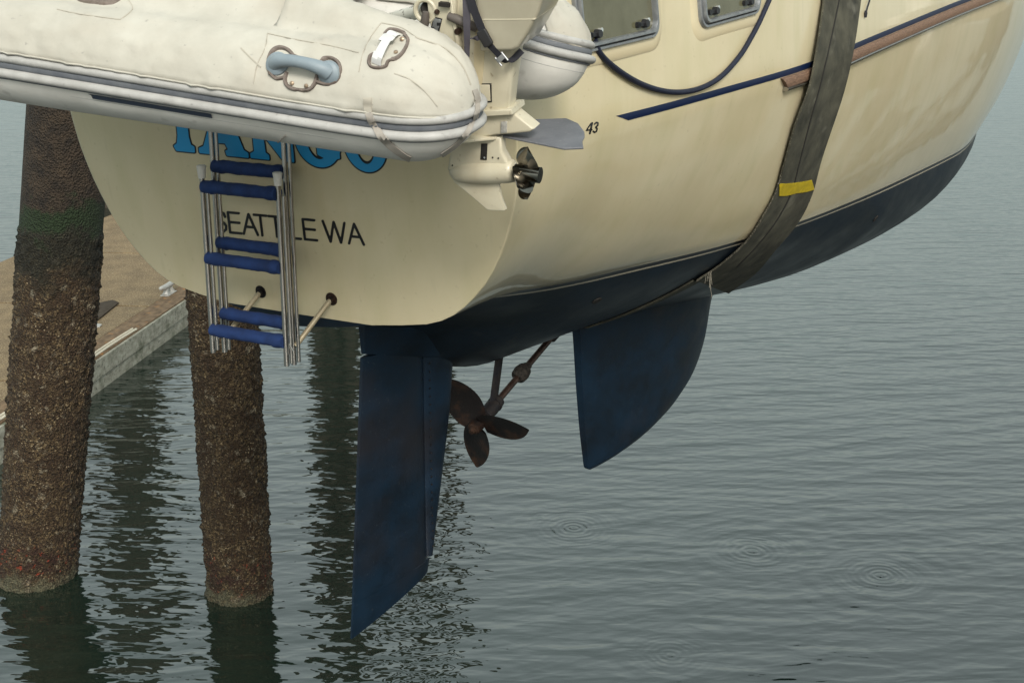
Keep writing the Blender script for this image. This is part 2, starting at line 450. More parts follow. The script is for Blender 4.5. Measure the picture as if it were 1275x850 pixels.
def s_at(x, z):
    zb, wl, zs, ss = [pchip(ST, a, x) for a in (ZB, WL, ZS, SS)]
    if z >= zs: return ss - .05 * (z - zs) - .03 * (z - zs)**2
    if z >= 0:
        a = math.exp(-(x / 1.3)**1.2) if x > 0 else 1.; t = z / zs
        return wl + (ss - wl) * (a * pchip(FR, G0, t) + (1 - a) * pchip(FR, G1, t))
    w = min(1, z / zb); c = math.exp(-((x - 1.0) / .55)**2)
    fw = min(max((x - 3.5) / 3, 0), 1)
    fr = [0, .18, .4, .62, .82, 1]
    full = pchip(fr, [1, .90, .72, .5, .26, 0], w) * (1 - fw) + fw * pchip(fr, [1, .97, .87, .68, .40, 0], w)
    hol = pchip(fr, [1, .78, .47, .24, .10, .0], w)
    return wl * (c * hol + (1 - c) * full)
def hullP(u, z, side=1):
    s = s_at(u, z)
    x = u - z * TR * math.exp(-u / 2.) - (.05 * (1 - min(1, (s / 1.5)**2)) * math.exp(-u / .3))
    return W(x, s * side, z)
boat = thing('sailboat', 'large cream sailboat with navy bottom paint hanging in lifting slings above the water', 'sailboat', O)
us = sorted(set([0, .008, .025, .06, .12, .2, .3] + list(np.round(np.linspace(.4, 15.5, 97), 3))))
def zrows(u):
    zb = pchip(ST, ZB, u); zs = pchip(ST, ZS, u)
    zw = -.044; lo = [zb + (zw - zb) * k / 14 for k in range(14)] if zb < zw - .002 else [zw] * 14
    return lo + [zw, -.031, 0.0] + [zs * t for t in (.01, .025, .05, .08, .12, .17, .23, .3, .38, .46, .55, .64, .74, .83, .91, 1)] + [zs + .85 * t for t in (.15, .3, .45, .6, .8, 1)]
hb = MB()
for side in (1, -1):
    rows = [[hullP(u, z, side) for z in zrows(u)] for u in us]
    nc = len(rows[0])
    for i in range(len(rows) - 1):
        for j in range(nc - 1):
            mm = 1 if j < 14 else (3 if j == 14 else (2 if j == 15 else 0))
            if us[i] < .0 and j < 16: mm = 0
            hb.add([rows[i][j], rows[i][j + 1], rows[i + 1][j + 1], rows[i + 1][j]], [(0, 1, 2, 3)], mm)
    if side == 1: top1 = [r[-1] for r in rows]
    else: top2 = [r[-1] for r in rows]
hb.grid([top1, top2], 0)
fr_ = [-1, -.992, -.975, -.94] + list(np.linspace(-.88, .88, 21)) + [.94, .975, .992, 1]
trows = []
for z in zrows(0):
    s = s_at(0, z); r_ = []
    for q in fr_:
        x = -z * TR - .05 * (1 - min(1, (s * q / 1.5)**2)); r_.append(W(x, s * q, z))
    trows.append(r_)
hb.grid(trows[:17], 1); hb.grid(trows[16:], 0)
hull = hb.out('hull', [M['gel'], M['bottom_shaded'], M['blackline'], M['pin']], boat, angle=80)
HB = bvh_of(hull)
def hh(px, py, off=0): return hit(HB, px, py, off)

# cove stripe and teak rub rail follow the sheer
def ribbon(u0, u1, zoff0, zoff1, out, name, m, side=1, endcut=0, n=120, round_=False):
    mb = MB(); rows = []
    for k in range(n + 1):
        t = k / n; u = u0 + (u1 - u0) * t
        row = []
        ks = [0, .25, .5, .75, 1]
        for q in ks:
            zo = zoff0 + (zoff1 - zoff0) * q
            uu = u + (endcut * (1 - q) if k == 0 else 0)
            z = pchip(ST, ZS, uu) + zo
            p = hullP(uu, z, side); nrm = (hullP(uu + .02, z, side) - p).cross(hullP(uu, z + .02, side) - p).normalized()
            if nrm.dot(S * side) < 0: nrm = -nrm
            hgt = out * ((1 - .35 * abs(2 * q - 1)**3) if round_ else 1)
            row.append((p, nrm, hgt))
        rows.append([p + n_ * h for p, n_, h in row] + [row[-1][0] - row[-1][1] * .002, row[0][0] - row[0][1] * .002])
    mb.grid(rows, closeu=True)
    for r_ in (rows[0], rows[-1]): mb.add(r_, [tuple(range(len(r_)))])
    return mb.out(name, m, boat)
for side in (1, -1):
    ribbon(.82, 15.0, -.018, .022, .0025, 'cove_stripe', M['navy'], side, endcut=.12)
    rr = ribbon(2.72, 15.0, -.105, -.022, .030, 'rub_rail', M['teak'], side, endcut=.12, round_=True)
    sb = ribbon(2.80, 15.0, -.112, -.084, .040, 'steel_strip', M['steel'], side, endcut=0, round_=True); sb.parent = rr

# transom trim
mb = MB()
pts = []
for k in range(41):
    q = -1 + k / 20; z = 1.77; s = s_at(0, z); pts.append(W(-z * TR - .05 * (1 - (s * q / 1.5)**2) - .012, s * q, z))
mb.tube(pts, .018, 8)
mb.out('transom_trim', M['teak'], boat)

# rudder, skeg, keel
def foil(mb, rows, nz=18, nx=14, side_of=0.0, round_le=True, m=0):
    """rows: ((xTE,zTE),(xLE,zLE),thickness)"""
    ks = list(range(len(rows))); out = []
    for k in range(nz * (len(rows) - 1) // max(1, (len(rows) - 1)) + 1):
        t = k / nz * (len(rows) - 1)
        g = lambda f: pchip(ks, [f(r) for r in rows], t)
        te = (g(lambda r: r[0][0]), g(lambda r: r[0][1])); le = (g(lambda r: r[1][0]), g(lambda r: r[1][1])); th = g(lambda r: r[2])
        a = []; b_ = []
        for i in range(nx + 1):
            c = (1 - math.cos(math.pi * i / nx)) / 2
            y = th / 2 * (2.6 * math.sqrt(max(0, 1 - c)) * (c + .04)**.75) if round_le else th / 2 * (math.sin(math.pi * min(1, max(0, c)))**.5)
            y = max(y, .004)
            if i == nx: y = 0
            x = te[0] + (le[0] - te[0]) * c; z = te[1] + (le[1] - te[1]) * c
            a.append(W(x, y, z)); b_.append(W(x, -y, z))
        out.append(a + b_[::-1])
    mb.grid(out, m, closeu=True)
    for r_ in (out[0], out[-1]):
        n = len(r_)
        h = n // 2
        mb.add(r_, [(i, i + 1, n - 2 - i, n - 1 - i) for i in range(h - 1)], m)
mb = MB()
foil(mb, [((.56, -.06), (2.1, -.55), .40), ((.555, -.22), (1.85, -.66), .20), ((.56, -.385), (1.60, -.66), .11)], nz=18)
foil(mb, [((1.19, -.36), (1.60, -.60), .12), ((1.19, -.48), (1.545, -.66), .10), ((1.19, -.95), (1.49, -1.0), .09), ((1.19, -1.5), (1.36, -1.52), .075), ((1.19, -1.97), (1.245, -1.97), .055)], nz=24)
skeg = mb.out('skeg', M['bottom'], boat, angle=50)
mb = MB()
foil(mb, [((.545, -.405), (1.19, -.445), .085), ((.46, -1.18), (1.19, -1.2), .08), ((.40, -1.7), (1.19, -1.72), .07), ((.372, -1.95), (1.19, -1.985), .062), ((.37, -1.965), (1.235, -1.995), .06), ((.34, -2.19), (1.21, -2.085), .05)], nz=60)
rud = mb.out('rudder', M['bottom'], boat, angle=50)
mb = MB()
for k in range(26):
    z = -.50 - k * .056
    mb = MB(); mb.disc(W(1.225, .0, z) + S * .035, S, .006, .006, 8); mb.out('rivet', M['barrel'], skeg)
mb = MB()
foil(mb, [((3.33, -.78), (6.45, -1.05), .34), ((3.38, -.88), (6.28, -1.2), .30), ((3.46, -1.4), (6.14, -1.58), .27), ((3.53, -1.8), (5.86, -1.87), .24), ((3.58, -2.03), (5.35, -2.06), .2), ((3.60, -2.13), (4.85, -2.14), .15), ((3.66, -2.17), (4.5, -2.17), .09)], nz=48)
keel = mb.out('keel', M['bottom'], boat, angle=60)

# propeller, shaft, strut
hubc = W(*[v for v in (cl(595, 528)[0], 0, cl(595, 528)[1])]); shft = W(cl(690, 416)[0], 0, cl(690, 416)[1])
ax = (shft - hubc).normalized(); pu = (U - ax * U.dot(ax)).normalized(); ps = ax.cross(pu).normalized()
if ps.dot(S) < 0: ps = -ps
mb = MB(); mb.tube([hubc, shft + ax * .3], .025, 12); shaft = mb.out('propeller_shaft', M['shaft'], boat)
mb = MB(); zc = at_depth(647, 467, (shft * .45 + hubc * .55 - CC).dot(Vector((0, CP, -SP))))
zc = hubc + ax * ((shft - hubc).length * .55)
mb.tube([zc - ax * .075, zc - ax * .05, zc, zc + ax * .05, zc + ax * .075], [.035, .058, .064, .054, .032], 14)
for k in range(5): mb.tube([zc + Vector([random.uniform(-.03, .03) for _ in range(3)]) - ax * .03, zc + Vector([random.uniform(-.04, .04) for _ in range(3)]) + ax * .05], .026, 8)
mb.out('shaft_anode', M['zinc'], shaft)
mb = MB()
b0 = hubc + ax * .10; b1 = hubc + ax * .30
mb.tube([b0 - ax * .01, b0, b0 + (b1 - b0) * .5, b1, b1 + ax * .02], [.035, .05, .056, .05, .03], 16)
mb.tube([b1 - ax * .06, b1 - ax * .04], .058, 16)
sp0 = b0 + (b1 - b0) * .6; tp = W(cl(625, 436)[0], 0, cl(625, 436)[1] + .1)
for q in (0,):
    w1 = F * .055; t1 = S * .018
    rws = []
    for k in range(5):
        c = sp0.lerp(tp, k / 4); rws.append([c + w1, c + w1 * .5 + t1, c - w1 * .5 + t1, c - w1, c - w1 * .5 - t1, c + w1 * .5 - t1])
    mb.grid(rws, closeu=True)
mb.out('shaft_strut', M['barrel'], boat)
mb = MB(); sl = W(cl(700, 409)[0], 0, cl(700, 409)[1]); mb.tube([shft - ax * .06, shft - ax * .05, shft + ax * .05, shft + ax * .3], [.028, .042, .045, .05], 14); mb.out('stern_tube', M['barrel'], boat)
def prop(name, c, ax, pu, ps, Rr, rh, hl, angs, pitch, wmax, m, parent, tip=True, thick=.008, bladem=None, rake=0):
    mb = MB(); mb.tube([c - ax * hl, c - ax * hl * (.92 if tip else .99), c, c + ax * hl], [rh * (.75 if tip else .98), rh * (.95 if tip else 1), rh, rh * .95], 28)
    if tip: mb.tube([c - ax * (hl + rh * .6), c - ax * hl], [rh * .35, rh * .55], 8)
    pr = mb.out(name, m, parent)
    for a, pitch_ in zip(angs, pitch if isinstance(pitch, tuple) else [pitch] * len(angs)):
        rad = pu * math.sin(R(a)) + ps * math.cos(R(a)); tan = ax.cross(rad).normalized(); rows = []
        for i in range(13):
            t = i / 12; r_ = rh * .8 + (Rr - rh * .8) * t
            w = wmax * (math.sin(math.pi * min(1, (t * .86 + .14))**.85))**.6 * (1 if t < 1 else .12)
            if i == 12: w = wmax * .12
            th = R(pitch_) * (1 - .35 * t)
            d = tan * math.cos(th) + ax * math.sin(th); nn = rad.cross(d).normalized()
            tt = thick * (1 - .8 * t) + .0015
            up = []; dn = []
            for j in range(9):
                q = j / 8 * 2 - 1; bow = .06 * w * (1 - q * q)
                p = c + rad * (r_ - .02 * Rr * q * q) + d * (w / 2 * q + .10 * w * t) + nn * bow + ax * (-rake * t * Rr)
                e = tt * math.sqrt(max(0, 1 - q * q)) ; up.append(p + nn * e); dn.append(p - nn * e)
            rows.append(up + dn[::-1])
        b = MB(); b.grid(rows, closeu=True); N = len(rows[0]); b.add(rows[-1], [tuple(range(N))])
        b.out('blade', bladem or m, pr)
    return pr
prop('propeller', hubc, ax, pu, ps, .42, .05, .07, (5, 121, 257), 20, .27, M['bronze'], shaft)

# through hull fittings
for px, py, r_ in ((743, 374, .035), (1090, 272, .035)):
    p, n = hh(px, py)
    if p: mb = MB(); mb.disc(p - n * .005, n, r_, .012, 20); mb.out('through_hull_fitting', M['dark'], boat)

# ------------------------------------------------------------------ lettering
def onhull(off):
    def f(x, y):
        p, n = hit(HB, x, y, off)
        return p
    return f
T_ = .5
def strokes(segs, w):
    def f(P):
        d = np.full(P.shape[:-1], 1e9)
        for a, b in segs: d = np.minimum(d, seg_d(P, a, b))
        return d - w
    return f
# SEATTLE WA : thin grotesque capitals on a baseline that follows the transom
def base(x): return 287.5 + (x - 268) * (304.5 - 287.5) / (453 - 268)
CH = 25.0
def gl(ch, x0, x1):
    w = x1 - x0; g = []
    def q(u, v, lean=-3.0): return (x0 + u * w + lean * v, base(x0 + u * w) - v * CH)
    if ch == 'E': L_ = [((0.12, 0), (0.12, 1)), ((.12, 0), (1, 0)), ((.12, .52), (.93, .52)), ((.12, 1), (.97, 1))]
    elif ch == 'A': L_ = [((0.05, 0), (.5, 1)), ((.5, 1), (.97, 0)), ((.22, .36), (.8, .36))]
    elif ch == 'T': L_ = [((.5, 0), (.5, 1)), ((.02, 1), (.98, 1))]
    elif ch == 'L': L_ = [((.12, 0), (.12, 1)), ((.12, 0), (1, 0))]
    elif ch == 'W': L_ = [((0, 1), (.26, 0)), ((.26, 0), (.5, 1)), ((.5, 1), (.74, 0)), ((.74, 0), (1, 1))]
    else:
        pts = [(.92, .76), (.84, .92), (.6, 1.0), (.36, .99), (.16, .88), (.12, .72), (.24, .59), (.5, .52), (.78, .44), (.92, .3), (.86, .12), (.64, .01), (.36, 0), (.14, .1), (.06, .26)]
        L_ = list(zip(pts[:-1], pts[1:]))
    return [(q(*a), q(*b)) for a, b in L_]
mb = MB()
for ch, a, b in (('S', 269, 284), ('E', 285, 301), ('A', 303, 322), ('T', 319, 335), ('T', 337, 354), ('L', 363, 375), ('E', 378, 395), ('W', 405, 432), ('A', 434, 454)):
    sg = gl(ch, a, b); sdf_mesh(strokes(sg, 1.65), a - 8, base(a) - CH - 5, b + 5, base(b) + 5, T_, onhull(.0022), mb)
mb.out('port_lettering', M['letter'], boat, smooth=False)
# boat name : fat soft slab-serif capitals, sky blue with a black edge
def nb(x): return 188.0 + (x - 217) * .1 
NH = 66.0
def name_sdf(P):
    X = P[..., 0]; Y = P[..., 1]; v = (nb(X) - Y)      # height above baseline
    Q = np.stack([X + v * .10, v], -1)
    d = np.full(X.shape, 1e9)
    def cap_(a, b, r):
        nonlocal d; d = np.minimum(d, seg_d(Q, a, b) - r)
    def pol(p, r=1.2):
        nonlocal d; d = np.minimum(d, poly_d(Q, p) - r)
    # T
    pol([(221, 2), (242, 2), (242, 7), (238, 9), (236, 20), (236, NH - 5), (225, NH - 5), (225, 20), (223, 9), (219, 6)], 1.5)
    pol([(206, NH - 12), (210, NH - 20), (213, NH - 10), (250, NH - 10), (253, NH - 20), (257, NH - 12), (255, NH), (208, NH)], 1)
    # A
    pol([(250, 2), (269, 2), (269, 6), (265, 8), (267, 17), (283, 17), (287, 8), (283, 6), (284, 2), (309, 2), (309, 6), (304, 9), (285, NH), (276, NH), (256, 9), (250, 6)], 1.4)
    # N
    pol([(314, 2), (335, 2), (335, 6), (331, 9), (330, 34), (354, 2), (366, 2), (366, NH - 2), (356, NH - 2), (356, 26), (332, NH), (314, NH), (319, 40), (319, 9), (314, 6)], 1.2)
    # G, O
    def ring(cx, rx, ry, inx, iny):
        nonlocal d
        cy = ry - 2
        e = (np.sqrt(((Q[..., 0] - cx) / rx)**2 + ((Q[..., 1] - cy) / ry)**2) - 1) * min(rx, ry)
        i_ = (1 - np.sqrt(((Q[..., 0] - cx) / inx)**2 + ((Q[..., 1] - cy) / iny)**2)) * min(inx, iny)
        return np.maximum(e, i_)
    g = ring(399, 29, 35, 14, 25)
    cut = np.maximum(398 - Q[..., 0], np.abs(Q[..., 1] - 38) - 9)
    g = np.maximum(g, -cut); d = np.minimum(d, g)
    pol([(398, 14), (412, 8), (424, 12), (424, 27), (398, 27)], 1)
    d = np.minimum(d, ring(458, 27, 35, 12, 25))
    return d
mb = MB(); sdf_mesh(lambda P: name_sdf(P) - 1.6, 195, 105, 500, 222, .75, onhull(.0016), mb); ed = mb.out('name_lettering_outline', M['letter'], boat, smooth=False)
mb = MB(); sdf_mesh(name_sdf, 195, 105, 500, 222, .75, onhull(.0036), mb); mb.out('name_lettering', M['cyan'], boat, smooth=False)
# 43
mb = MB()
def n43(P):
    Xs = P[..., 0] + (P[..., 1] - 164) * .22 + 0; Q = np.stack([Xs, P[..., 1]], -1)
    d = np.full(Xs.shape, 1e9)
    for a, b, r_ in [((733.2, 154), (729.5, 162.2), .9), ((729.5, 162.3), (736.2, 161.6), .9), ((734.6, 153.5), (734.6, 166), 1.25)]: d = np.minimum(d, seg_d(Q, a, b) - r_)
    p3 = [(738.0, 154.6), (739.6, 152.6), (741.8, 153.2), (742.2, 156.2), (740.2, 158.2), (742.4, 160.4), (742.2, 163.6), (740.2, 165), (738.2, 163.4)]
    for a, b in zip(p3[:-1], p3[1:]): d = np.minimum(d, seg_d(Q, a, b) - 1.0)
    return d
sdf_mesh(n43, 725, 148, 750, 170, .3, onhull(.002), mb)
mb.out('number_lettering', M['letter'], boat, smooth=False)

# ------------------------------------------------------------------ portlights
def rr2(w, h, r_, n=8):
    pts = []
    for cx, cy, a0 in ((w - r_, h - r_, 0), (-w + r_, h - r_, 90), (-w + r_, -h + r_, 180), (w - r_, -h + r_, 270)):
        for k in range(n + 1): a = R(a0 + 90 * k / n); pts.append((cx + r_ * math.cos(a), cy + r_ * math.sin(a)))
    return pts
def portlight(BL, BR, up):
    a, n1 = hh(*BL); b, n2 = hh(*BR); c, n3 = hh(*up)
    ex = (b - a); w = ex.length / 2; ex.normalize(); ey = (c - b); hgt = ey.length / 2; ey = (ey - ex * ey.dot(ex)).normalized(); n = ex.cross(ey).normalized()
    if n.dot(CC - a) < 0: n = -n
    ctr = a + ex * w + ey * hgt + n * .004
    def ring(mb, wo, ho, ro, wi, hi, ri, z0, z1, m=0):
        A = [ctr + ex * x + ey * y for x, y in rr2(wo, ho, ro)]; B = [ctr + ex * x + ey * y for x, y in rr2(wi, hi, ri)]
        md = [(p + q) / 2 for p, q in zip(A, B)]
        mb.grid([[p + n * z0 for p in A], [p + n * (z0 + (z1 - z0) * .7) for p in A], [p.lerp(q, .25) + n * z1 for p, q in zip(A, B)], [p.lerp(q, .8) + n * z1 for p, q in zip(A, B)], [p + n * (z1 * .6) for p in B], [p + n * z0 for p in B]], m, closeu=True)
    mb = MB(); ring(mb, w + .07, hgt + .07, .13, w - .01, hgt - .01, .07, -.03, .006); mb.out('molded_surround', M['gel2'], boat)
    mb = MB(); ring(mb, w, hgt, .075, w - .022, hgt - .022, .06, -.02, .026); ring(mb, w - .024, hgt - .024, .06, w - .05, hgt - .05, .045, -.02, .042)
    fr = mb.out('portlight_frame', M['alu'], boat)
    mb = MB(); mb.prism([ctr + ex * x + ey * y + n * .008 for x, y in rr2(w - .045, hgt - .045, .045)], n * .004); mb.out('pane', M['glass'], fr)
    for q in (-.72, .45):
        mb = MB(); p = ctr + ex * (w * q) - ey * (hgt - .085) + n * .012
        mb.tube([p, p + n * .02], .016, 12); mb.tube([p + ex * .07, p + ex * .07 + n * .03], [.024, .02], 12); mb.box(p + ex * .035 + n * .012, ex * .05, ey * .010, n * .008); mb.out('latch_knob', M['knob'], fr)
        mb = MB(); p2 = ctr + ex * (w * q + .10) - ey * (hgt - .10) + n * .012; mb.tube([p2, p2 + n * .02], .012, 12); mb.out('latch_bolt', M['bolt'], fr)
    return fr
portlight((716, 70), (817, 46), (805, -55))
portlight((869, 38), (943, 17), (925, -70))

# ------------------------------------------------------------------ swim ladder (fixed to the transom)
def lad(px, py, x): 
    q = plane(px, py, O + F * x, F) - O; return q.dot(S), q.dot(U)
lr = MB().out  # noqa
mb = MB()
XR, XF = -.30, -.40
fl = lad(251, 215, XF)[0]; frr = lad(346, 226, XF)[0]; rl = lad(265, 200, XR)[0]; rrg = lad(355, 215, XR)[0]
zt_f = lad(251, 215, XF)[1]; zb_f = (lad(261, 440, XF)[1] + lad(352, 452, XF)[1]) / 2
zb_r = lad(269, 436, XR)[1]; zt_r = 1.55
def vrail(s, x, z0, z1, dbl=True, top=None):
    m_ = MB(); m_.tube([W(x, s, z0), W(x, s, z1)], .0145, 14)
    if dbl: m_.tube([W(x + .0, s + .034, z0 + .02), W(x, s + .034, z1 - .08)], .0105, 12)
    return m_
lo = MB()
for i, z in enumerate((lad(300, 330 - 95, XF)[1],)): pass
ladder = None
fm_ = vrail(fl, XF, zb_f, zt_f)
ladder = fm_.out('swim_ladder', M['steel'], boat)
for s, x, z0, z1 in ((frr, XF, zb_f, zt_f), (rl, XR, zb_r, zt_r), (rrg, XR, zb_r, zt_r)):
    vrail(s, x, z0, z1).out('ladder_rail', M['steel'], ladder)
for s in (fl, frr):
    m_ = MB(); m_.tube([W(XF, s, zt_f - .03), W(XF, s, zt_f + .02), W(XF, s, zt_f + .035), W(XF, s, zt_f + .04)], [.019, .024, .026, .02], 16); m_.out('rail_cap', M['cap'], ladder)
def tread(s0, s1, x, z, sd):
    rnd = random.Random(sd); n = 26; rows = []
    for k in range(n + 1):
        t = k / n; s = s0 + (s1 - s0) * t; rows.append([])
        for j in range(20):
            a = 2 * math.pi * j / 20
            rr_ = .034 + .0035 * mnoise.noise(Vector((t * 7, math.cos(a) * 1.3 + sd, math.sin(a) * 1.3))) + (.004 if .08 < t < .12 or .88 < t < .93 else 0) + .002 * mnoise.noise(Vector((t * 30, a, sd)))
            rows[-1].append(W(x + math.cos(a) * rr_ * 1.15, s, z + math.sin(a) * rr_))
    m_ = MB(); m_.grid(rows, closeu=True)
    for r_ in (rows[0], rows[-1]): m_.add(r_, [tuple(range(20))])
    return m_.out('padded_tread', M['tread'], ladder, angle=60)
for py, k in ((232, 1), (320, 2), (408, 3)):
    z = lad(252, py, XF)[1]; tread(fl + .012, frr - .006, XF, z, k)
for py, k in ((207, 4), (301, 5), (388, 6)):
    z = lad(268, py, XR)[1]; tread(rl + .012, rrg - .006, XR, z, k + .5)
for px, py, s2, z2 in ((325, 363, rl + .03, lad(275, 414, XR)[1]), (413, 372, rrg + .015, lad(362, 430, XR)[1])):
    p, n = hh(px, py); m_ = MB(); m_.tube([p, p + n * .004], .037, 24)
    m_.tube([p, p + n * .02], .022, 16); pad = m_.out('strut_pad', M['bronze'], ladder)
    m_ = MB(); q = W(XR, s2, z2); m_.tube([p, p + (q - p) * .12 + n * .01, q], .0145, 12); m_.out('ladder_strut', M['strutrod'], ladder)
for s, x in ((fl, XF), (frr, XF)):
    m_ = MB(); c = W(x - .01, s + .02, zb_f + .07); m_.tube([c, c + U * .06 + S * .012], .006, 8); m_.tube([c + U * .06 + S * .012, c + U * .02 + S * .04], .004, 8); m_.out('locking_pin', M['steel'], ladder)

# ------------------------------------------------------------------ lifting sling
SL = [(1020, 0, 1066, 0), (1010, 50, 1057, 42), (998, 105, 1043, 100), (984, 150, 1030, 152), (972, 200, 1016, 203), (962, 237, 1006, 240), (945, 268, 989, 275), (925, 298, 962, 308), (893, 328, 938, 337), (866, 345, 906, 361)]
SLs = smooth_pts(SL, 5)
sl_t = []
LIFT = .02
for q in SLs:
    row = []
    for j in range(9):
        t = j / 8; x = q[0] * (1 - t) + q[2] * t; y = q[1] * (1 - t) + q[3] * t
        p, n = hh(x, y)
        if p is None: row = None; break
        row.append((p, n))
    if row: sl_t.append(row)
# average normals so that the strap bridges rail and stripe smoothly
rows = []
for i, row in enumerate(sl_t):
    r1 = []
    for j, (p, n) in enumerate(row):
        w = .05 * mnoise.noise(Vector((i * .11, j * .3, 3))) * .25
        r1.append(p + n * (LIFT + .03 * math.exp(-((i - 10) / 7)**2) + w))
    rows.append((r1, [n for p, n in row]))
TT = .014
grid = [[p + n * TT for p, n in zip(a, b)] + [p for p in a][::-1] for a, b in rows]
# straight up to the lift
a0, n0 = rows[0]
up_rows = []
for h_ in (3.2, 2.2, 1.3, .6, .25):
    a_ = [p + U * h_ + n_ * (.10 * h_ * 0) for p, n_ in zip(a0, n0)]; up_rows.append([p + n * TT for p, n in zip(a_, n0)] + a_[::-1])
grid = up_rows + grid
# under the hull and up the other side, along the frame at this station
xc = [((p - O).dot(F)) for p in (a0[0], a0[-1])]
lastL, lastR = rows[-1][0][0], rows[-1][0][-1]
xl, xr = (lastL - O).dot(F), (lastR - O).dot(F); xl, xr = min(xl, xr), max(xl, xr)
print('sling stations', xl, xr, 's', (lastL - O).dot(S), (lastR - O).dot(S), 'z', (lastL - O).z, 'top x', xc)
def sec(u0, u1, z, side):
    row = []
    for j in range(9):
        u = u0 + (u1 - u0) * j / 8; p = hullP(u, z, side); q = hullP(u, z + .03, side); w_ = hullP(u + .03, z, side)
        n = (w_ - p).cross(q - p).normalized()
        if n.dot(W(u, 0, .6) - p) > 0: n = -n
        row.append((p + n * .006, n))
    return row
und = []
z_end = (lastL - O).z
ua, ub = xl - .01, xl + .20
for z in np.linspace(min(z_end, -.3), -.80, 7): und.append(sec(ua, ub, z, 1))
for z in (-.80, -.6, -.4, -.2, 0, .3, .6, .9, 1.2, 1.5, 1.9): und.append(sec(ua, ub, z, -1))
g2 = [[p + n * TT for p, n in r_] + [p for p, n in r_][::-1] for r_ in und]
topr = g2[-1]; g2 += [[p + U * h_ for p in topr] for h_ in (.8, 1.8, 3.0)]
base_p = rows[len(rows) // 2][0][4]
sling = thing('lifting_sling', 'wide worn dark nylon lifting sling wrapped around the sailboat hull', 'sling', base_p)
mb = MB(); mb.grid(grid, closeu=True); N = len(grid[0]); mb.add(grid[-1], [tuple(range(N))]); mb.add(grid[0], [tuple(range(N))])
web = mb.out('webbing', M['sling'], sling, angle=60)
mb = MB(); mb.grid(g2, closeu=True); mb.out('webbing_under_hull', M['sling'], sling, angle=60)
SB = bvh_of(web)
mb = MB()
strip_on(mb, SB, [((q[0] * .46 + q[2] * .54), (q[1] * .46 + q[3] * .54), 1.3) for q in SL[:-1]], .003, 0, 6)
mb.out('stitch_line', M['dark'], web)
mb = MB(); strip_on(mb, SB, [(956, 237, 17), (966, 236, 15.5), (978, 236, 15), (990, 234, 13), (1002, 232.3, 13), (1013, 229.5, 12)], .004, .0015, 6, nw=6); mb.out('tape_band', M['tape'], web)
mb = MB()
for k in range(46):
    px = 868 + random.random() * 18; py = 333 + random.random() * 10
    p, n = hit(SB, px, py, .001)
    if p is None: continue
    L_ = .05 + random.random() * .07
    mb.tube([p, p + n * .008 - U * L_ * .5, p + n * .004 - U * L_ + S * random.uniform(-.01, .01)], .0018, 5)
p, n = hit(SB, 884, 350, .004)
if p: mb.tube([p, p - U * .06 + S * .005, p - U * .10 + S * .016, p - U * .13 + S * .012], [.003, .0025, .002, .0012], 6)
# frayed fibres all along both edges
for i in range(0, len(rows), 1):
    for e, sg in ((0, -1), (-1, 1)):
        for _ in range(5 if i > 20 else 2):
            j = min(i + 1, len(rows) - 1); t = random.random()
            p = rows[i][0][e].lerp(rows[j][0][e], t); n = rows[i][1][e]
            d = (rows[i][0][-1] - rows[i][0][0]).normalized() * sg
            l_ = random.uniform(.003, .018)
            mb.tube([p + n * TT * random.random(), p + d * l_ + n * .006 + U * random.uniform(-.012, .006)], [.0014, .0008], 4)
fe = mb.out('frayed_edge', M['fray'], web); fe['kind'] = 'stuff'

# navy line hanging along the hull side
mb = MB()
surf_tube(mb, HB, [(736, 50), (742, 66), (760, 84), (788, 102), (815, 112), (842, 115), (868, 110), (893, 96), (917, 70), (934, 42), (946, 18), (958, -12), (964, -50)], .0155, .022, 6, 10)
o = mb.out('hanging_line', M['hosenavy'], None, base=hh(842, 115)[0]); tag(o, 'thick navy blue line hanging in a loop below the two cabin windows', 'rope')
mb = MB(); surf_tube(mb, HB, [(1076, 18), (1078, 10), (1081, 0), (1084, -20)], .006, .012, 4, 8)
p, n = hh(1076, 17, .012); mb.tube([p - U * .03, p, p + U * .02], [.009, .013, .008], 8)
o = mb.out('line_end', M['belt'], None, base=hh(1078, 8)[0]); tag(o, 'short black line end hanging on the hull right of the sling', 'rope')

# ------------------------------------------------------------------ inflatable dinghy
a_ = at_depth(560, 134, 4.98); b_ = at_depth(71, 68, 5.55)
DX = (b_ - a_).normalized()
TIP = at_depth(591, 139, 4.9)
v_ = at_depth(733, 69, 5.6) - TIP; v_sh = v_.dot(DX); v_ -= DX * v_.dot(DX); DW = v_.length; DL = v_.normalized(); DZ = DL.cross(DX).normalized()
if DZ.z < 0: DZ = -DZ
RT, T0 = .225, .27
print('dinghy', DX[:], DL[:], v_sh, DW)
FSH = v_sh
def D(t, y, z):
    q = max(0, min(1, y / DW)) * FSH * max(0, min(1, 1 - (t - T0) / 1.4))
    return TIP + DX * (t + q) + DL * y + DZ * z
dinghy = thing('inflatable_dinghy', 'grey inflatable dinghy under a cream canvas cover hung across the sailboat stern', 'dinghy', D(1.2, DW / 2, -.2))
ts = list(np.linspace(T0, 2.35, 50))
def ysp(t): return 0 if t < 2.35 else DW / 2 * (1 - math.sqrt(max(0, 1 - ((t - 2.35) / 1.0)**2)))
near = [((t, 0), (0, -1)) for t in ts]
bow = []
for k in range(1, 16):
    a = math.pi * k / 16
    bow.append(((2.35 + 1.0 * math.sin(a), DW / 2 - DW / 2 * math.cos(a)), (math.sin(a) * DW / 2, -math.cos(a) * 1.0)))
far = [((t, DW), (0, 1)) for t in ts[::-1]]
capf = [((T0, DW), (-math.sin(a) * T0 / RT, math.cos(a))) for a in [math.pi * k / 18 for k in range(1, 18)]]
inf_ = [((t, DW), (0, -1)) for t in ts]
inb = [(p, (-n[0], -n[1])) for p, n in bow[::-1]]
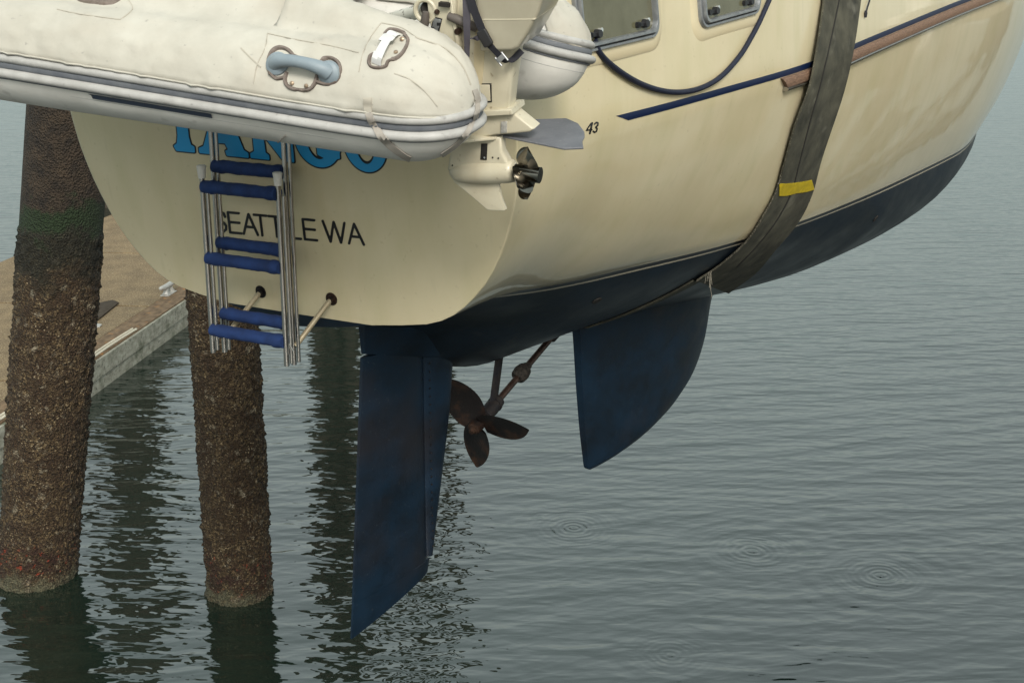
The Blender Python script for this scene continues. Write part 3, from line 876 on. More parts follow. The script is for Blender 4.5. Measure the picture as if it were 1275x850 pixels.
inn = [((t, 0), (0, 1)) for t in ts[::-1]]
capn = [((T0, 0), (-math.sin(a) * T0 / RT, -math.cos(a))) for a in [math.pi * (1 - k / 18) for k in range(1, 18)]]
def nrm2(n, cap): 
    return n if cap else (n[0] / math.hypot(*n), n[1] / math.hypot(*n))
cols = [(p, nrm2(n, False)) for p, n in near + bow + far] + [(p, n) for p, n in capf] + [(p, nrm2(n, False)) for p, n in inf_ + inb + inn] + [(p, n) for p, n in capn]
outer = [(p, n, 0) for p, n in capn[3:]] + [(p, nrm2(n, False), 0) for p, n in near + bow + far]
outer += [(p, n, 56 * (k / 16) - 20) for k, (p, n) in enumerate(capf)] + [(p, nrm2(n, False), 36 + 3 * k) for k, (p, n) in enumerate(inf_[:4])]
def tp_(c, e, r_=RT):
    (t, y), (nx, ny) = c
    return D(t + nx * r_ * math.cos(R(e)), y + ny * r_ * math.cos(R(e)), r_ * math.sin(R(e)))
mb = MB(); rws = []
for e in np.linspace(-90, 90, 33):
    rws.append([tp_(c, e, RT + .0025 * mnoise.noise(Vector((c[0][0] * 3, e * .05, c[0][1] * 4)))) for c in cols])
mb.grid(rws, closeu=True)
tube_o = mb.out('tube', M['hypalon'], dinghy, angle=80)
def esh(t): return -2.5 + 7.5 * max(0, min(1, (t - .5) / 1.5))
def rail(e0, w, h, name, m, parent, flat=False):
    mb = MB(); rows = []
    for c in outer:
        row = []
        for k in np.linspace(-1, 1, 9):
            hgt = h * (math.sqrt(max(0, 1 - k * k))**(.5 if flat else 1)); row.append(tp_(c[:2], e0 * 1.05 + w * 1.08 * k + c[2] + (esh(c[0][0]) if c[0][1] < DW / 2 else 0), RT + hgt - .002))
        rows.append(row)
    mb.grid(rows); return mb.out(name, m, parent, angle=80)
r1_ = rail(4.0, 4.4, .020, 'rub_rail', M['rail'], dinghy)
rail(-3.6, 3.4, .008, 'rail_channel', M['railin'], r1_, True)
rail(-11.6, 5.0, .026, 'rub_rail', M['rail'], dinghy)
rail(-17.6, 1.0, .008, 'rail_channel', M['railin'], r1_, True)
rail(-28.0, .5, .002, 'tube_seam', M['rail'], tube_o)
# floor and transom of the dinghy
mb = MB(); mb.prism([D(.55, .05, -.1), D(2.6, .05, -.1), D(3.0, DW / 2, -.1), D(2.6, DW - .05, -.1), D(.55, DW - .05, -.1)], DZ * .04, .01); mb.out('hull_floor', M['hypalon'], dinghy)
mb = MB(); mb.prism([D(.5, .10, -.22), D(.5, DW - .10, -.22), D(.5, DW - .12, .06), D(.5, .12, .06)], DX * .022, .008); mb.out('stern_board', M['ob'], dinghy)
# canvas cover
def rise(t): return .015 * min(1, max(0, t) / .3) + .03 * min(1, max(0, t - .3) / .3) + .09 * min(1, max(0, t - .6) / .25) + .04 * min(1, max(0, t - .85) / .5)
def rad(t): return RT * math.sqrt(max(0, 1 - ((T0 - t) / T0)**2)) if t < T0 else RT
def wr(t, y, k):
    a = mnoise.noise(Vector((t * 4.5 + y * 2, y * 5, k))); b = mnoise.noise(Vector((t * 9 - y * 6, y * 7, k + 3)))
    return .0035 * mnoise.noise(Vector((t * 5, y * 7, k))) + .0035 * mnoise.noise(Vector((t * 1.7 + 4, y * 2.5, k))) + .22 * max(0, .06 - abs(a)) + .18 * max(0, .045 - abs(b))
def HM(t): return 9 + esh(t) * 1.3
def cover_side(t, ymax, flip, drop=True):
    r_ = rad(t) + .010; y0 = ysp(t); pts = []
    for e in np.linspace(HM(t), 90, 16):
        dr = wr(t, e * .01, 1) + (.004 if e < HM(t) + 1 else 0)
        pts.append((y0 - (r_ + dr) * math.cos(R(e)), (r_ + dr) * math.sin(R(e))))
    n = 12
    for k in range(1, n + 1):
        y = y0 + (ymax - y0) * k / n if ymax > y0 else y0
        q = min(1, (y - y0) / .26); sm = q * q * (3 - 2 * q)
        base = math.sqrt(max(.0001, r_ * r_ - (y - y0)**2)) if t < .859 else None
        if base is not None: q2 = min(1, (y - y0) / .15); pts.append((y, base + .20 * min(1, t / .86)**.85 * q2 * (1.6 - .6 * q2) + wr(t, y, 2))); continue
        pts.append((y, r_ + rise(t) * sm * min(1, r_ / RT) + .02 * (1 - (1 - q)**2) + wr(t, y, 2)))
    if flip: pts = [(DW - y, z) for y, z in pts][::-1]
    return pts
mb = MB()
tt_ = [0.001, .004, .012, .025, .045, .07, .1, .135] + list(np.linspace(.175, .86, 26))
for fl_ in (False, True):
    rows = []
    for t in tt_:
        ym = .18 * min(1, rad(t) / RT)
        if fl_:
            r_ = rad(t) + .010; e1 = 180 - 9 - (40 if t > .10 else 24)
            rows.append([D(t, DW + (r_ + wr(t, e * .01, 5)) * math.cos(R(e)), (r_ + wr(t, e * .01, 5) + .03 * math.sin(R(e))**4 * min(1, t / .2)) * math.sin(R(e))) for e in np.linspace(9, e1, 33)])
            continue
        p = cover_side(t, ym, fl_)
        d0 = p[-1] if not fl_ else p[0]
        drop = [(d0[0] + (.006 if not fl_ else -.006), d0[1] - .03 * min(1, rad(t) / RT)), (d0[0], d0[1] - .14 * min(1, rad(t) / RT))]
        p = p + drop if not fl_ else drop[::-1] + p
        rows.append([D(t, y, z) for y, z in p])
    mb.grid(rows)
tm = list(np.linspace(.86, 3.3, 84))
rows = []
for t in tm:
    A = cover_side(t, DW / 2, False); B = cover_side(t, DW / 2, True)
    rows.append([D(t, y, z) for y, z in A + B[1:]])
mb.grid(rows)
# aft edge of the main panel hangs down
e_ = rows[0]; mb.grid([e_[15:-15], [p - DZ * .12 for p in e_[15:-15]]])
cover = mb.out('canvas_cover', M['canvas'], dinghy, angle=80)
sol = cover.modifiers.new('solid', 'SOLIDIFY'); sol.thickness = .005; sol.offset = -1
CB = bvh_of(cover); TB = bvh_of(tube_o)
def ch_(px, py, off=0):
    for k in range(40):
        r_ = hit(CB, px, py + (2 * k if py < 60 else -2 * k), off)
        if r_[0] is not None: return r_
    return None, None
# hem piping + seams
def seam(pts, w=1.3, m='seam', name='seam', th=.002):
    mb = MB(); strip_on(mb, CB, [(x, y, w) for x, y in pts], th, .0006, 5); 
    if mb.v: return mb.out(name, M[m], cover)
mb = MB()
for fl_ in (False,):
    path = [D(t, ysp(t) - (rad(t) + .014 + wr(t, HM(t) * .01, 1)) * math.cos(R(HM(t))), (rad(t) + .014) * math.sin(R(HM(t)))) for t in tt_[1:] + tm[1:68]]
    mb.tube(path, .0045, 6)
mb.out('hem', M['canvas'], cover)
seam([(520, 48), (553, 60), (575, 82), (586, 106)])
seam([(491, 92), (510, 99), (528, 113), (545, 133)])
seam([(475, 29), (462, 46), (452, 66), (447, 90)], .9)
seam([(333, 42), (370, 50), (410, 57), (447, 66)], .9)
seam([(333, 42), (330, 60), (320, 82), (316, 104)], .9)
seam([(300, 60), (312, 72), (325, 84)], 1.6)
seam([(476, 29), (500, 35), (520, 48)], .9)
seam([(160, 0), (165, 12), (150, 25)], .9)
seam([(71, 12), (100, 18), (150, 25)], .9)
# left lifting handle
def piping(pts, closed=False, w=5.0):
    mb = MB(); strip_on(mb, CB, [(x, y, w) for x, y in pts], .010, .001, 6, nw=5, closed=closed, rnd=True); return mb
ha = piping([(337, 93), (334, 80), (338, 66), (347, 60), (358, 62), (366, 70), (372, 73)]).out('piping', M['pipe'], cover)
piping([(337, 92), (345, 98), (356, 96)]).out('piping', M['pipe'], cover)
piping([(399, 79), (404, 73), (414, 73), (422, 80), (423, 92), (417, 102), (406, 105), (394, 102)]).out('piping', M['pipe'], cover)
piping([(357, 90), (355, 100), (359, 108), (370, 112), (383, 112), (391, 106), (395, 95), (397, 90)]).out('piping', M['pipe'], cover)
mb = MB()
for x, y in ((346, 80), (410, 91)):
    p, n = ch_(x, y); mb.tube([p - n * .004, p + n * .010, p + n * .020, p + n * .026], [.047, .046, .036, .02], 20)
pa, na_ = ch_(346, 80); pb_, nb_ = ch_(410, 91); nm = DZ * .5 - DL * .8; nm.normalize(); pth = []; rd = []
for k in range(25):
    t = k / 24; arch = math.sin(math.pi * t)**.55
    pth.append(pa.lerp(pb_, t) + nm * (.012 + .034 * arch) + DZ * .012 * arch); rd.append(.033 - .010 * math.sin(math.pi * t)**.6)
mb.tube(pth, rd, 18); mb.out('grab_handle', M['handle'], cover)
def snap(px, py):
    p, n = ch_(px, py, .003); mb = MB(); mb.tube([p, p + n * .004, p + n * .006], [.0085, .008, .004], 12); mb.out('snap_fastener', M['fast'], cover)
M['fast'] = mat('aged_brass_snap', (.42, .31, .22), rough=.35, metal=.7)
snap(364, 104); snap(382, 107)
# right strap handle
piping([(459, 78), (461, 71), (468, 68), (474, 70)], w=4).out('piping', M['pipe'], cover)
piping([(459, 78), (462, 83), (470, 85), (480, 83), (484, 76), (492, 74), (500, 68), (506, 58), (508, 49), (503, 43)], w=4).out('piping', M['pipe'], cover)
piping([(479, 43), (484, 38), (494, 38), (504, 42)], w=4).out('piping', M['pipe'], cover)
mb = MB(); rows = []
for x, y, lf in smooth_pts([(469, 81, .004), (472, 74, .018), (478, 64, .028), (485, 53, .028), (491, 44, .016), (494, 41, .003)], 5):
    p, n = ch_(x, y, lf); q, _ = ch_(x + 5.5, y + 2.4, lf); r_, _ = ch_(x - 5.5, y - 2.4, lf); rows.append([r_, p, q, q - n * .003, p - n * .003, r_ - n * .003])
mb.grid(rows, closeu=True); mb.out('strap_handle', M['web'], cover)
snap(501, 49); snap(493, 66)
# fitting at upper left of the cover
piping([(92, -8), (100, 0), (118, 3), (136, 4), (148, -1), (154, -9)], w=5).out('piping', M['pipe'], cover)
mb = MB(); pth = [p for p in (ch_(x, y, .02)[0] for x, y in ((100, -12), (115, -5), (135, -4), (148, -10))) if p]
mb.tube(pth, .022, 12); mb.out('grab_handle', M['handle'], cover)
# slate decal on the tube, below the rail
mb = MB(); rows = []
def dec(t, v): return t, v
for k in range(41):
    u = k / 40
    t0 = (1.62 - .58 * u)
    row = []
    for q in (0, .5, 1):
        e = -20.5 - 5.8 * q + esh(t0); tt = t0 + (-.05 * q if k < 1 else 0) + (.0)
        (p) = tp_(((tt, 0), (0, -1)), e, RT + .004); row.append(p)
    rows.append(row)
mb.grid(rows); mb.out('side_decal', M['decal'], tube_o)
# lashing straps round the tube end
TALL = MB()
tubes_v = [v.co + OFF[dinghy.name] for v in tube_o.data.vertices]
allv = list(tubes_v); allf = [tuple(p.vertices) for p in tube_o.data.polygons]
for ch in list(dinghy.children):
    if ch.name.startswith('rub_rail') or ch.name.startswith('canvas_cover'):
        k = len(allv); allv += [v.co + OFF[dinghy.name] for v in ch.data.vertices]; allf += [tuple(i + k for i in p.vertices) for p in ch.data.polygons]
AB = BVHTree.FromPolygons(allv, allf)
mb = MB(); strip_on(mb, AB, [(458, 122, 10), (458, 132, 10), (459, 142, 9)], .003, .001, 4); mb.out('strap_tab', M['seam'], cover)
mb = MB(); strip_on(mb, AB, [(459, 141, 8), (465, 154, 8), (474, 168, 8), (487, 181, 8), (503, 193, 7), (521, 202, 6)], .003, .004, 5); mb.out('lashing_strap', M['webd'], dinghy)
mb = MB(); strip_on(mb, AB, [(590, 112, 6), (594, 126, 6), (592, 143, 5), (584, 160, 5), (570, 177, 5), (553, 190, 5), (535, 200, 4)], .003, .004, 5); mb.out('lashing_strap', M['webd'], dinghy)
mb = MB(); strip_on(mb, AB, [(356, 168, 1.6), (348, 175, 1.6), (336, 181, 1.6), (324, 184, 1.6)], .004, .001, 5); mb.out('thin_cord', M['webd'], dinghy)

# ------------------------------------------------------------------ outboard motor on the dinghy
MO = at_depth(615, 168, 5.30)
A = -DX
def mp(px, py, lat=0):
    return plane(px, py, MO + DL * 0, DL) + DL * lat
motor = thing('outboard_motor', 'old cream outboard motor with grey stabiliser fin mounted on the dinghy stern', 'outboard motor', MO)
def part(name, pts, hw, m, bev=.012, lat=0, parent=None, segs=4):
    mb = MB(); mb.prism([mp(x, y, lat) for x, y in pts], DL * hw, bev, segs=segs); return mb.out(name, M[m], parent or motor, angle=50)
# leg
part('leg', [(603, -10), (652, -10), (649, 52), (643, 90), (638, 134), (586, 138), (585, 60)], .052, 'ob', .022)
part('leg_side_ridge', [(601, 0), (612, 0), (609, 70), (606, 104), (596, 104), (596, 60)], .056, 'gel2', .004)
part('leg_hatch', [(596, 101), (616, 101), (617, 121), (596, 122)], .058, 'ob', .003)
part('leg_hatch_shadow_gap', [(595, 100), (618, 99.5), (618.5, 123), (595, 124)], .0545, 'dark', .001)
part('exhaust_housing_flange', [(584, 133), (645, 130), (646, 136.5), (584, 140.5)], .074, 'ob', .004)
up_ = part('lower_housing', [(585, 139), (643, 136), (669, 157), (664, 161), (620, 165), (580, 172), (570, 172), (572, 140)], .042, 'ob', .010)
# anti-ventilation plate
zp = mp(610, 168)
def av(px, py, off=0): return plane(px, py, zp + DZ * off, DZ)
mb = MB(); mb.prism([av(562, 172), (av(575, 177)), av(615, 173), av(640, 167), av(655, 162), av(640, 158), av(600, 160), av(572, 164)], DZ * .006, .003); mb.out('cavitation_plate', M['ob'], motor)
# gearcase strut, torpedo, skeg
part('gearcase', [(566, 170), (627, 168), (628, 186), (634, 197), (638, 206), (560, 210), (563, 190)], .030, 'ob', .014)
tpd = MB(); c0 = mp(560, 214); c1 = mp(641, 212.5); dv = c1 - c0
prof = [(0, .004), (.02, .018), (.06, .032), (.14, .045), (.28, .052), (.5, .054), (.75, .053), (.92, .051), (.985, .047), (1, .04)]
tpd.tube([c0 + dv * t for t, r_ in prof], [r_ for t, r_ in prof], 24); tpd.out('gearcase_torpedo', M['ob'], motor, angle=60)
part('gearcase_skeg', [(561, 216), (640, 218), (622, 230), (625, 244), (631, 260), (629, 262), (608, 261.5), (590, 246), (566, 226)], .010, 'ob', .006)
part('water_intake', [(602.5, 176), (610.5, 176), (609.5, 196.5), (601.5, 196)], .0325, 'dark', .001)
for px, py in ((567, 203), (624, 194), (617, 193)):
    p = mp(px, py, -.031); mb = MB(); mb.disc(p, -DL, .0035, .003, 8); mb.out('screw', M['dark'], motor)
p = mp(632.5, 204); mb = MB(); mb.disc(mp(607, 193, -.033), -DL, .004, .003, 8); mb.out('screw', M['bolt'], motor)
# fin
mb = MB()
fo = [av(608, 164.5), av(630, 160), av(668, 159), (av(661, 151)), av(705, 149.5), av(720, 156), av(727.5, 166), av(728, 172), av(725, 178), av(726.5, 186), av(702, 187), av(650, 176.5), av(609, 168)]
mb.prism([q + DZ * .004 for q in fo], DZ * .005, .004); mb.out('stabiliser_fin', M['foil'], motor)
mb = MB(); mb.prism([mp(629, 147.5, -.045), mp(636.5, 147, -.045), mp(636, 161, -.045), mp(628.5, 162, -.045)], DL * .004, .002); mb.out('anode', M['anode'], motor)
# propeller
pc = mp(655, 214.5); pax = A.copy(); ppu = (DZ - pax * DZ.dot(pax)).normalized(); pps = DL
mb = MB(); prp = prop('propeller', mp(657, 216), -pax, ppu, pps, .116, .034, .056, (92, 190, 272), (70, 40, 14), .135, M['chrome'], motor, tip=False, thick=.004)
# cowling and brackets
part('cowling', [(604, -170), (690, -175), (700, -90), (692, -20), (684, 8), (671, 32), (660, 50), (652, 54), (612, 55), (607, 20)], .125, 'obd', .016, segs=6)
part('cowling_seam', [(607, 15.0), (681, 14.2), (680, 15.6), (607, 16.4)], .1265, 'ob', .0008)
part('swivel_bracket', [(573, -15), (600, -15), (603, 40), (601, 95), (597, 118), (588, 112), (580, 78), (577, 40)], .055, 'ob', .012)
part('clamp_bracket', [(540, -30), (578, -30), (577, 10), (585, 62), (578, 66), (560, 52), (548, 38), (543, 10)], .085, 'ob', .010)
part('clamp_bracket_rib', [(569, -10), (573, -10), (584, 55), (580, 58)], .092, 'ob', .004)
lb = part('rating_label', [(550.5, 14.5), (561.5, 17.5), (557, 36), (546.5, 34)], .0865, 'knob', .001, lat=0)
part('rating_label_panel', [(551.5, 16.5), (560, 18.8), (556, 34.5), (548, 32.8)], .088, 'alu', .0008, parent=lb)
for a_, b2 in (((555, 22), (559.5, 26)), ((549, 28), (552, 33)), ((556.5, 29), (558, 32))):
    part('rating_label_mark', [a_, (b2[0], a_[1]), b2, (a_[0], b2[1])], .0888, 'knob', .0004, parent=lb)
for px, py, r_ in ((555, 9, .011), (580, 33, .014)):
    mb = MB(); c = mp(px, py, -.07); mb.tube([c, c - DL * .02, c - DL * .028], [r_, r_, r_ * .6], 12); mb.out('pivot_bolt', M['shaft'], motor)
mb = MB(); mb.disc(mp(566, 50, -.088), -DL, .006, .006, 8); mb.out('bolt_hole', M['dark'], motor)
mb = MB(); mb.disc(mp(578, 66, -.06), -DL, .006, .006, 8); mb.out('bolt_hole', M['dark'], motor)
# tilt tube / steering arm
q0 = mp(470, 33, .12); q1 = mp(540, 8, -.05)
mb = MB(); mb.tube([q0, q0.lerp(q1, .5), q1], [.026, .028, .031], 20); arm = mb.out('steering_arm', M['chip'], motor)
mb = MB(); d_ = (q1 - q0).normalized(); mb.tube([q1 - d_ * .004, q1 + d_ * .006], .034, 20); mb.out('steering_arm_end', M['dark'], arm)
mb = MB(); rows = []
for k in range(25):
    a = 2 * math.pi * k / 24
    pv = q1 + (DZ * math.cos(a) + A * math.sin(a)) * .043 - DL * .03; rows.append(pv)
mb.tube(rows, .010, 8); mb.out('bracket_ring', M['ob'], motor)
mb = MB(); mb.tube([mp(543, 8, -.10), mp(542, 20, -.10), mp(538, 32, -.09), mp(535, 44, -.05)], [.013, .018, .018, .018], 12); mb.out('rubber_boot', M['hose'], motor)
mb = MB(); mb.tube([mp(570, 14, -.09), mp(580, 17, -.095), mp(590, 22, -.09), mp(602, 30, -.07)], [.016, .019, .019, .018], 12); mb.out('fuel_hose', M['hose'], motor)
mb = MB(); mb.box(mp(566, -1, -.09), A * .022, DZ * .008, DL * .02); mb.out('clamp_screw', M['dark'], motor)

# straps
def flat(name, pts, w, m, lab, cat, loc_i=0, th=.002):
    mb = MB(); rows = []
    P = smooth_pts(pts, 5)
    for i, (x, y, lt, tw, ww) in enumerate(P):
        c = mp(x, y, lt); p0 = P[max(i - 1, 0)]; p1 = P[min(i + 1, len(P) - 1)]
        t = (mp(p1[0], p1[1], p1[2]) - mp(p0[0], p0[1], p0[2])).normalized()
        side = (A * math.cos(tw) + DL * math.sin(tw)); side = (side - t * side.dot(t)).normalized(); n = side.cross(t).normalized()
        rows.append([c - side * ww / 2 + n * th, c + side * ww / 2 + n * th, c + side * ww / 2 - n * th, c - side * ww / 2 - n * th])
    mb.grid(rows, closeu=True); mb.add(rows[0], [(0, 1, 2, 3)]); mb.add(rows[-1], [(0, 1, 2, 3)])
    return mb, mp(*P[loc_i][:3])
mb, l_ = flat('s', [(597, -20, -.135, .1, .030), (597, 10, -.13, .1, .030), (596, 40, -.12, .3, .024), (594.5, 65, -.11, .8, .020), (593, 92, -.10, 1.1, .016)], 0, 'strap', '', '')
o = mb.out('tie_down_strap', M['strap'], None, base=l_); tag(o, 'purple grey webbing strap hanging straight down in front of the outboard leg', 'strap')
mb, l_ = flat('s', [(600, -20, -.14, 0, .034), (606, 0, -.14, 0, .034), (614, 22, -.135, 0, .032), (622, 42, -.13, 0, .028), (632, 56, -.12, 0, .026), (640, 66, -.11, .2, .026), (647, 68, -.09, .5, .026), (653, 61, -.03, .9, .026)], 0, 'belt', '', '')
belt = thing('buckled_strap', 'black buckled webbing strap slanting from the cowling to the far dinghy tube', 'strap', l_)
mb.out('webbing', M['belt'], belt)
mb = MB()
c = mp(620, 37, -.137); d1 = (mp(626, 48, -.137) - c).normalized(); d2 = DL.cross(d1).normalized()
mb.prism([c + d1 * x + d2 * y for x, y in rr2(.034, .021, .008)], DL * .008, .004); mb.out('strap_slider', M['knob'], belt)
mb = MB(); c = mp(637, 61, -.127); d1 = (mp(641, 66, -.127) - c).normalized(); d2 = DL.cross(d1).normalized()
mb.box(c + d1 * .006, d1 * .010, d2 * .018, DL * .004); mb.tube([c + d2 * .018 - d1 * .01, c + d2 * .018 + d1 * .03], .004, 8); mb.tube([c - d2 * .018 - d1 * .01, c - d2 * .018 + d1 * .03], .004, 8); mb.out('metal_buckle', M['alu'], belt)
mb, l_ = flat('s', [(602, 38, -.13, 0, .018), (609, 38, -.135, 0, .02), (617, 34, -.137, 0, .022)], 0, 'belt', '', '')
mb.out('webbing_tail', M['strap'], belt)

# white cord on the transom above the dinghy
mb = MB(); mb.tube([hh(461, 16, .03)[0], hh(460, 0, .03)[0], hh(458, -30, .03)[0]], .006, 8)
o = mb.out('thin_cord', M['web'], None, base=hh(461, 16)[0]); tag(o, 'thin white cord hanging over the top of the sailboat stern', 'cord')
mb = MB(); mb.tube([hh(492, -6, .02)[0], hh(498, 4, .04)[0], hh(504, 11, .05)[0], hh(514, 8, .03)[0]], .004, 8); c = hh(505, 9, .045)[0]
mb.tube([c - S * .015, c + S * .015], .012, 10)
mb.out('stern_fitting', M['alu'], boat)

# ------------------------------------------------------------------ dock
Z0 = Vector((0, 0, 0)); DT = .37 * KS
e0 = plane(115, 493, Z0, U); e1 = plane(234, 405, Z0, U)
dd = (e1 - e0).normalized(); dn = Vector((-dd.y, dd.x, 0))
if dn.x > 0: dn = -dn     # away from open water, to the left
def DK(a, b, z): return e0 + dd * a + dn * b + U * z
dock = thing('floating_dock', 'low floating dock with concrete deck and grey algae stained timber edge', 'dock', DK(2, 0, 0))
# find corner of deck: dock runs from behind the left pile to the far distance
LA0, LA1, WB = -8, 30, 6
mb = MB(); mb.box(DK((LA0 + LA1) / 2, WB / 2 + .4, DT * .45), dd * (LA1 - LA0) / 2, dn * (WB / 2 - .05), U * DT * .40)
mb.out('float_body', M['dark'], dock, smooth=False)
mb = MB()
aj = (plane(150, 315, Vector((0, 0, DT)), U) - e0).dot(dd)
for k in range(-3, 5):
    a0_ = aj + k * 6.0; mb.box(DK(a0_ + 3.0, WB / 2 + .57, DT - .045), dd * 2.96, dn * (WB / 2 - .04), U * .045)
mb.out('concrete_deck', M['conc'], dock, smooth=False)
mb = MB(); mb.box(DK(10, .16, DT - .04), dd * 18, dn * .135, U * .052); mb.out('edge_plank', M['plank'], dock, smooth=False)
mb = MB(); mb.box(DK(10, .45, DT - .045), dd * 18, dn * .14, U * .05); mb.out('edge_plank', M['plank'], dock, smooth=False)
mb = MB(); mb.box(DK(10, 0, DT * .70), dd * 18, dn * .04, U * DT * .27); mb.out('fascia_board', M['fascia'], dock, smooth=False)
mb = MB(); mb.box(DK(10, .03, DT * .17), dd * 18, dn * .04, U * DT * .225); mb.out('fascia_board', M['fascia'], dock, smooth=False)
# cleat
cc = plane(210, 366, Vector((0, 0, DT)), U); cc.z = DT + .012
mb = MB()
for q in (-.075, .075):
    mb.tube([cc + (dd * q * 1.5) * KS, cc + (dd * q * 1.2 + U * .05) * KS, cc + (dd * q + U * .10) * KS], [.05 * KS, .03 * KS, .032 * KS], 12)
mb.box(cc + U * .006, dd * .16 * KS, dn * .06 * KS, U * .008)
mb.tube([cc + (dd * x + U * z) * KS for x, z in ((-.29, .125), (-.27, .13), (-.15, .115), (0, .11), (.15, .115), (.27, .13), (.29, .125))], [q * KS for q in (.012, .026, .036, .038, .036, .026, .012)], 12)
mb.out('mooring_cleat', M['galv'], dock)
# hoses on the edge plank
mb = MB()
for off, r_ in ((0, .026), (.085, .026)):
    pts = [DK(a, .06 + off + .03 * math.sin(a * 1.3), DT + .036) for a in np.linspace(-7, 2.6, 40)]
    mb.tube(pts, r_, 10)
o = mb.out('dock_hose', M['rope'], None, base=DK(1, .1, DT)); tag(o, 'pair of cream hoses lying along the timber edge of the dock', 'hose')
pl = [plane(x, y, Vector((0, 0, DT + .03)), U) for x, y in ((112, 396), (122, 398), (148, 377), (140, 374), (112, 380))]
mb = MB(); mb.prism(pl, U * .02, .004); o = mb.out('steel_plate', M['plate'], None, base=pl[0]); tag(o, 'dark steel plate lying on the concrete dock beside the leftmost piling', 'plate')
pl = [plane(x, y, Vector((0, 0, DT + .02)), U) for x, y in ((108, 408), (124, 407), (127, 404), (112, 402))]
mb = MB(); mb.prism(pl, U * .012, .003); o = mb.out('dock_scrap', M['galv'], None, base=pl[0]); tag(o, 'small pale scrap lying on the dock beside the leftmost piling', 'scrap')

# ------------------------------------------------------------------ pilings
def pile_mat(name, algae=False):
    m = bpy.data.materials.new(name); m.use_nodes = True; nt = m.node_tree; N = nt.nodes; L = nt.links
    b = N['Principled BSDF']; b.inputs['Roughness'].default_value = .75
    tc = N.new('ShaderNodeTexCoord'); v = tc.outputs['Object']
    def noi(sc, det=6, out='Fac', rough=.65):
        t = N.new('ShaderNodeTexNoise'); t.inputs['Scale'].default_value = sc; t.inputs['Detail'].default_value = det; t.inputs['Roughness'].default_value = rough; L.new(v, t.inputs['Vector']); return t.outputs[out]
    def ramp(x, els):
        c = N.new('ShaderNodeValToRGB'); L.new(x, c.inputs[0]); e = c.color_ramp.elements
        while len(e) < len(els): e.new(.5)
        for k, (p, cc_) in enumerate(els): e[k].position = p; e[k].color = (*cc_, 1)
        return c.outputs[0]
    def mix(f, a, bb):
        x = N.new('ShaderNodeMix'); x.data_type = 'RGBA'
        for s_, val_ in ((x.inputs['Factor'], f), (x.inputs['A'], a), (x.inputs['B'], bb)):
            if isinstance(val_, tuple): s_.default_value = (*val_, 1)
            elif isinstance(val_, float): s_.default_value = val_
            else: L.new(val_, s_)
        return x.outputs['Result']
    def mr(x, a, bb, c=0, d=1):
        q = N.new('ShaderNodeMapRange'); q.inputs['From Min'].default_value = a; q.inputs['From Max'].default_value = bb; q.inputs['To Min'].default_value = c; q.inputs['To Max'].default_value = d; L.new(x, q.inputs[0]); return q.outputs[0]
    c = ramp(noi(26, 8, rough=.75), [(.36, (.006, .003, .001)), (.49, (.048, .028, .011)), (.58, (.15, .10, .045)), (.67, (.36, .29, .17))])
    c = mix(mr(noi(4.5, 3), .42, .62), c, ramp(noi(60, 4), [(.35, (.009, .005, .002)), (.65, (.075, .040, .015))]))
    c = mix(mr(noi(7, 3), .60, .70, 0, .75), c, ramp(noi(75, 4), [(.4, (.06, .04, .02)), (.60, (.50, .44, .32))]))
    vb = N.new('ShaderNodeTexVoronoi'); vb.inputs['Scale'].default_value = 24; L.new(v, vb.inputs['Vector'])
    def mul0(a_, b_):
        q = N.new('ShaderNodeMath'); q.operation = 'MULTIPLY'; L.new(a_, q.inputs[0]); L.new(b_, q.inputs[1]); return q.outputs[0]
    c = mix(mul0(mr(vb.outputs['Distance'], .30, .18), mr(noi(2.6, 4), .46, .60, 0, .8)), c, ramp(noi(50, 2), [(.35, (.20, .13, .055)), (.65, (.50, .42, .28))]))
    geo = N.new('ShaderNodeSeparateXYZ'); L.new(v, geo.inputs[0]); z = geo.outputs['Z']
    # zones: growth of different colour near the waterline
    def mul(a_, bb_):
        q = N.new('ShaderNodeMath'); q.operation = 'MULTIPLY'; L.new(a_, q.inputs[0]); L.new(bb_, q.inputs[1]); return q.outputs[0]
    zj = N.new('ShaderNodeMath'); zj.operation = 'ADD'; L.new(z, zj.inputs[0]); L.new(mr(noi(3.5, 4), .3, .7, -.22, .22), zj.inputs[1]); zz = zj.outputs[0]
    band = mul(mr(zz, .22, .34), mr(zz, .70, .45))
    c = mix(mul(band, mr(noi(9, 4), .45, .60, 0, .75)), c, (.035, .010, .006))
    c = mix(mul(mul(band, mr(noi(13, 3), .60, .66)), mr(zz, .1, .2)), c, (.26, .035, .012))
    low = mr(zz, .26, .10)
    c = mix(mul(low, mr(noi(12, 5), .3, .6, .35, .95)), c, ramp(noi(30, 5), [(.35, (.06, .06, .035)), (.65, (.17, .165, .10))]))
    if algae:
        c = mix(mr(zz, 2.28 * KS, 2.5 * KS, 0, .85), c, (.008, .010, .004))
        c = mix(mr(zz, 2.66 * KS, 2.74 * KS, 0, .9), c, (.012, .03, .006))
        c = mix(mr(zz, 2.86 * KS, 2.95 * KS), c, ramp(noi(6, 6), [(.35, (.014, .009, .005)), (.65, (.055, .036, .020))]))
    L.new(c, b.inputs['Base Color'])
    vo = N.new('ShaderNodeTexVoronoi'); vo.inputs['Scale'].default_value = 38; L.new(v, vo.inputs['Vector'])
    hh_ = N.new('ShaderNodeMath'); hh_.operation = 'ADD'; L.new(noi(34, 6), hh_.inputs[0]); L.new(vo.outputs['Distance'], hh_.inputs[1])
    bp = N.new('ShaderNodeBump'); bp.inputs['Distance'].default_value = .05; L.new(hh_.outputs[0], bp.inputs['Height']); L.new(bp.outputs[0], b.inputs['Normal'])
    return m
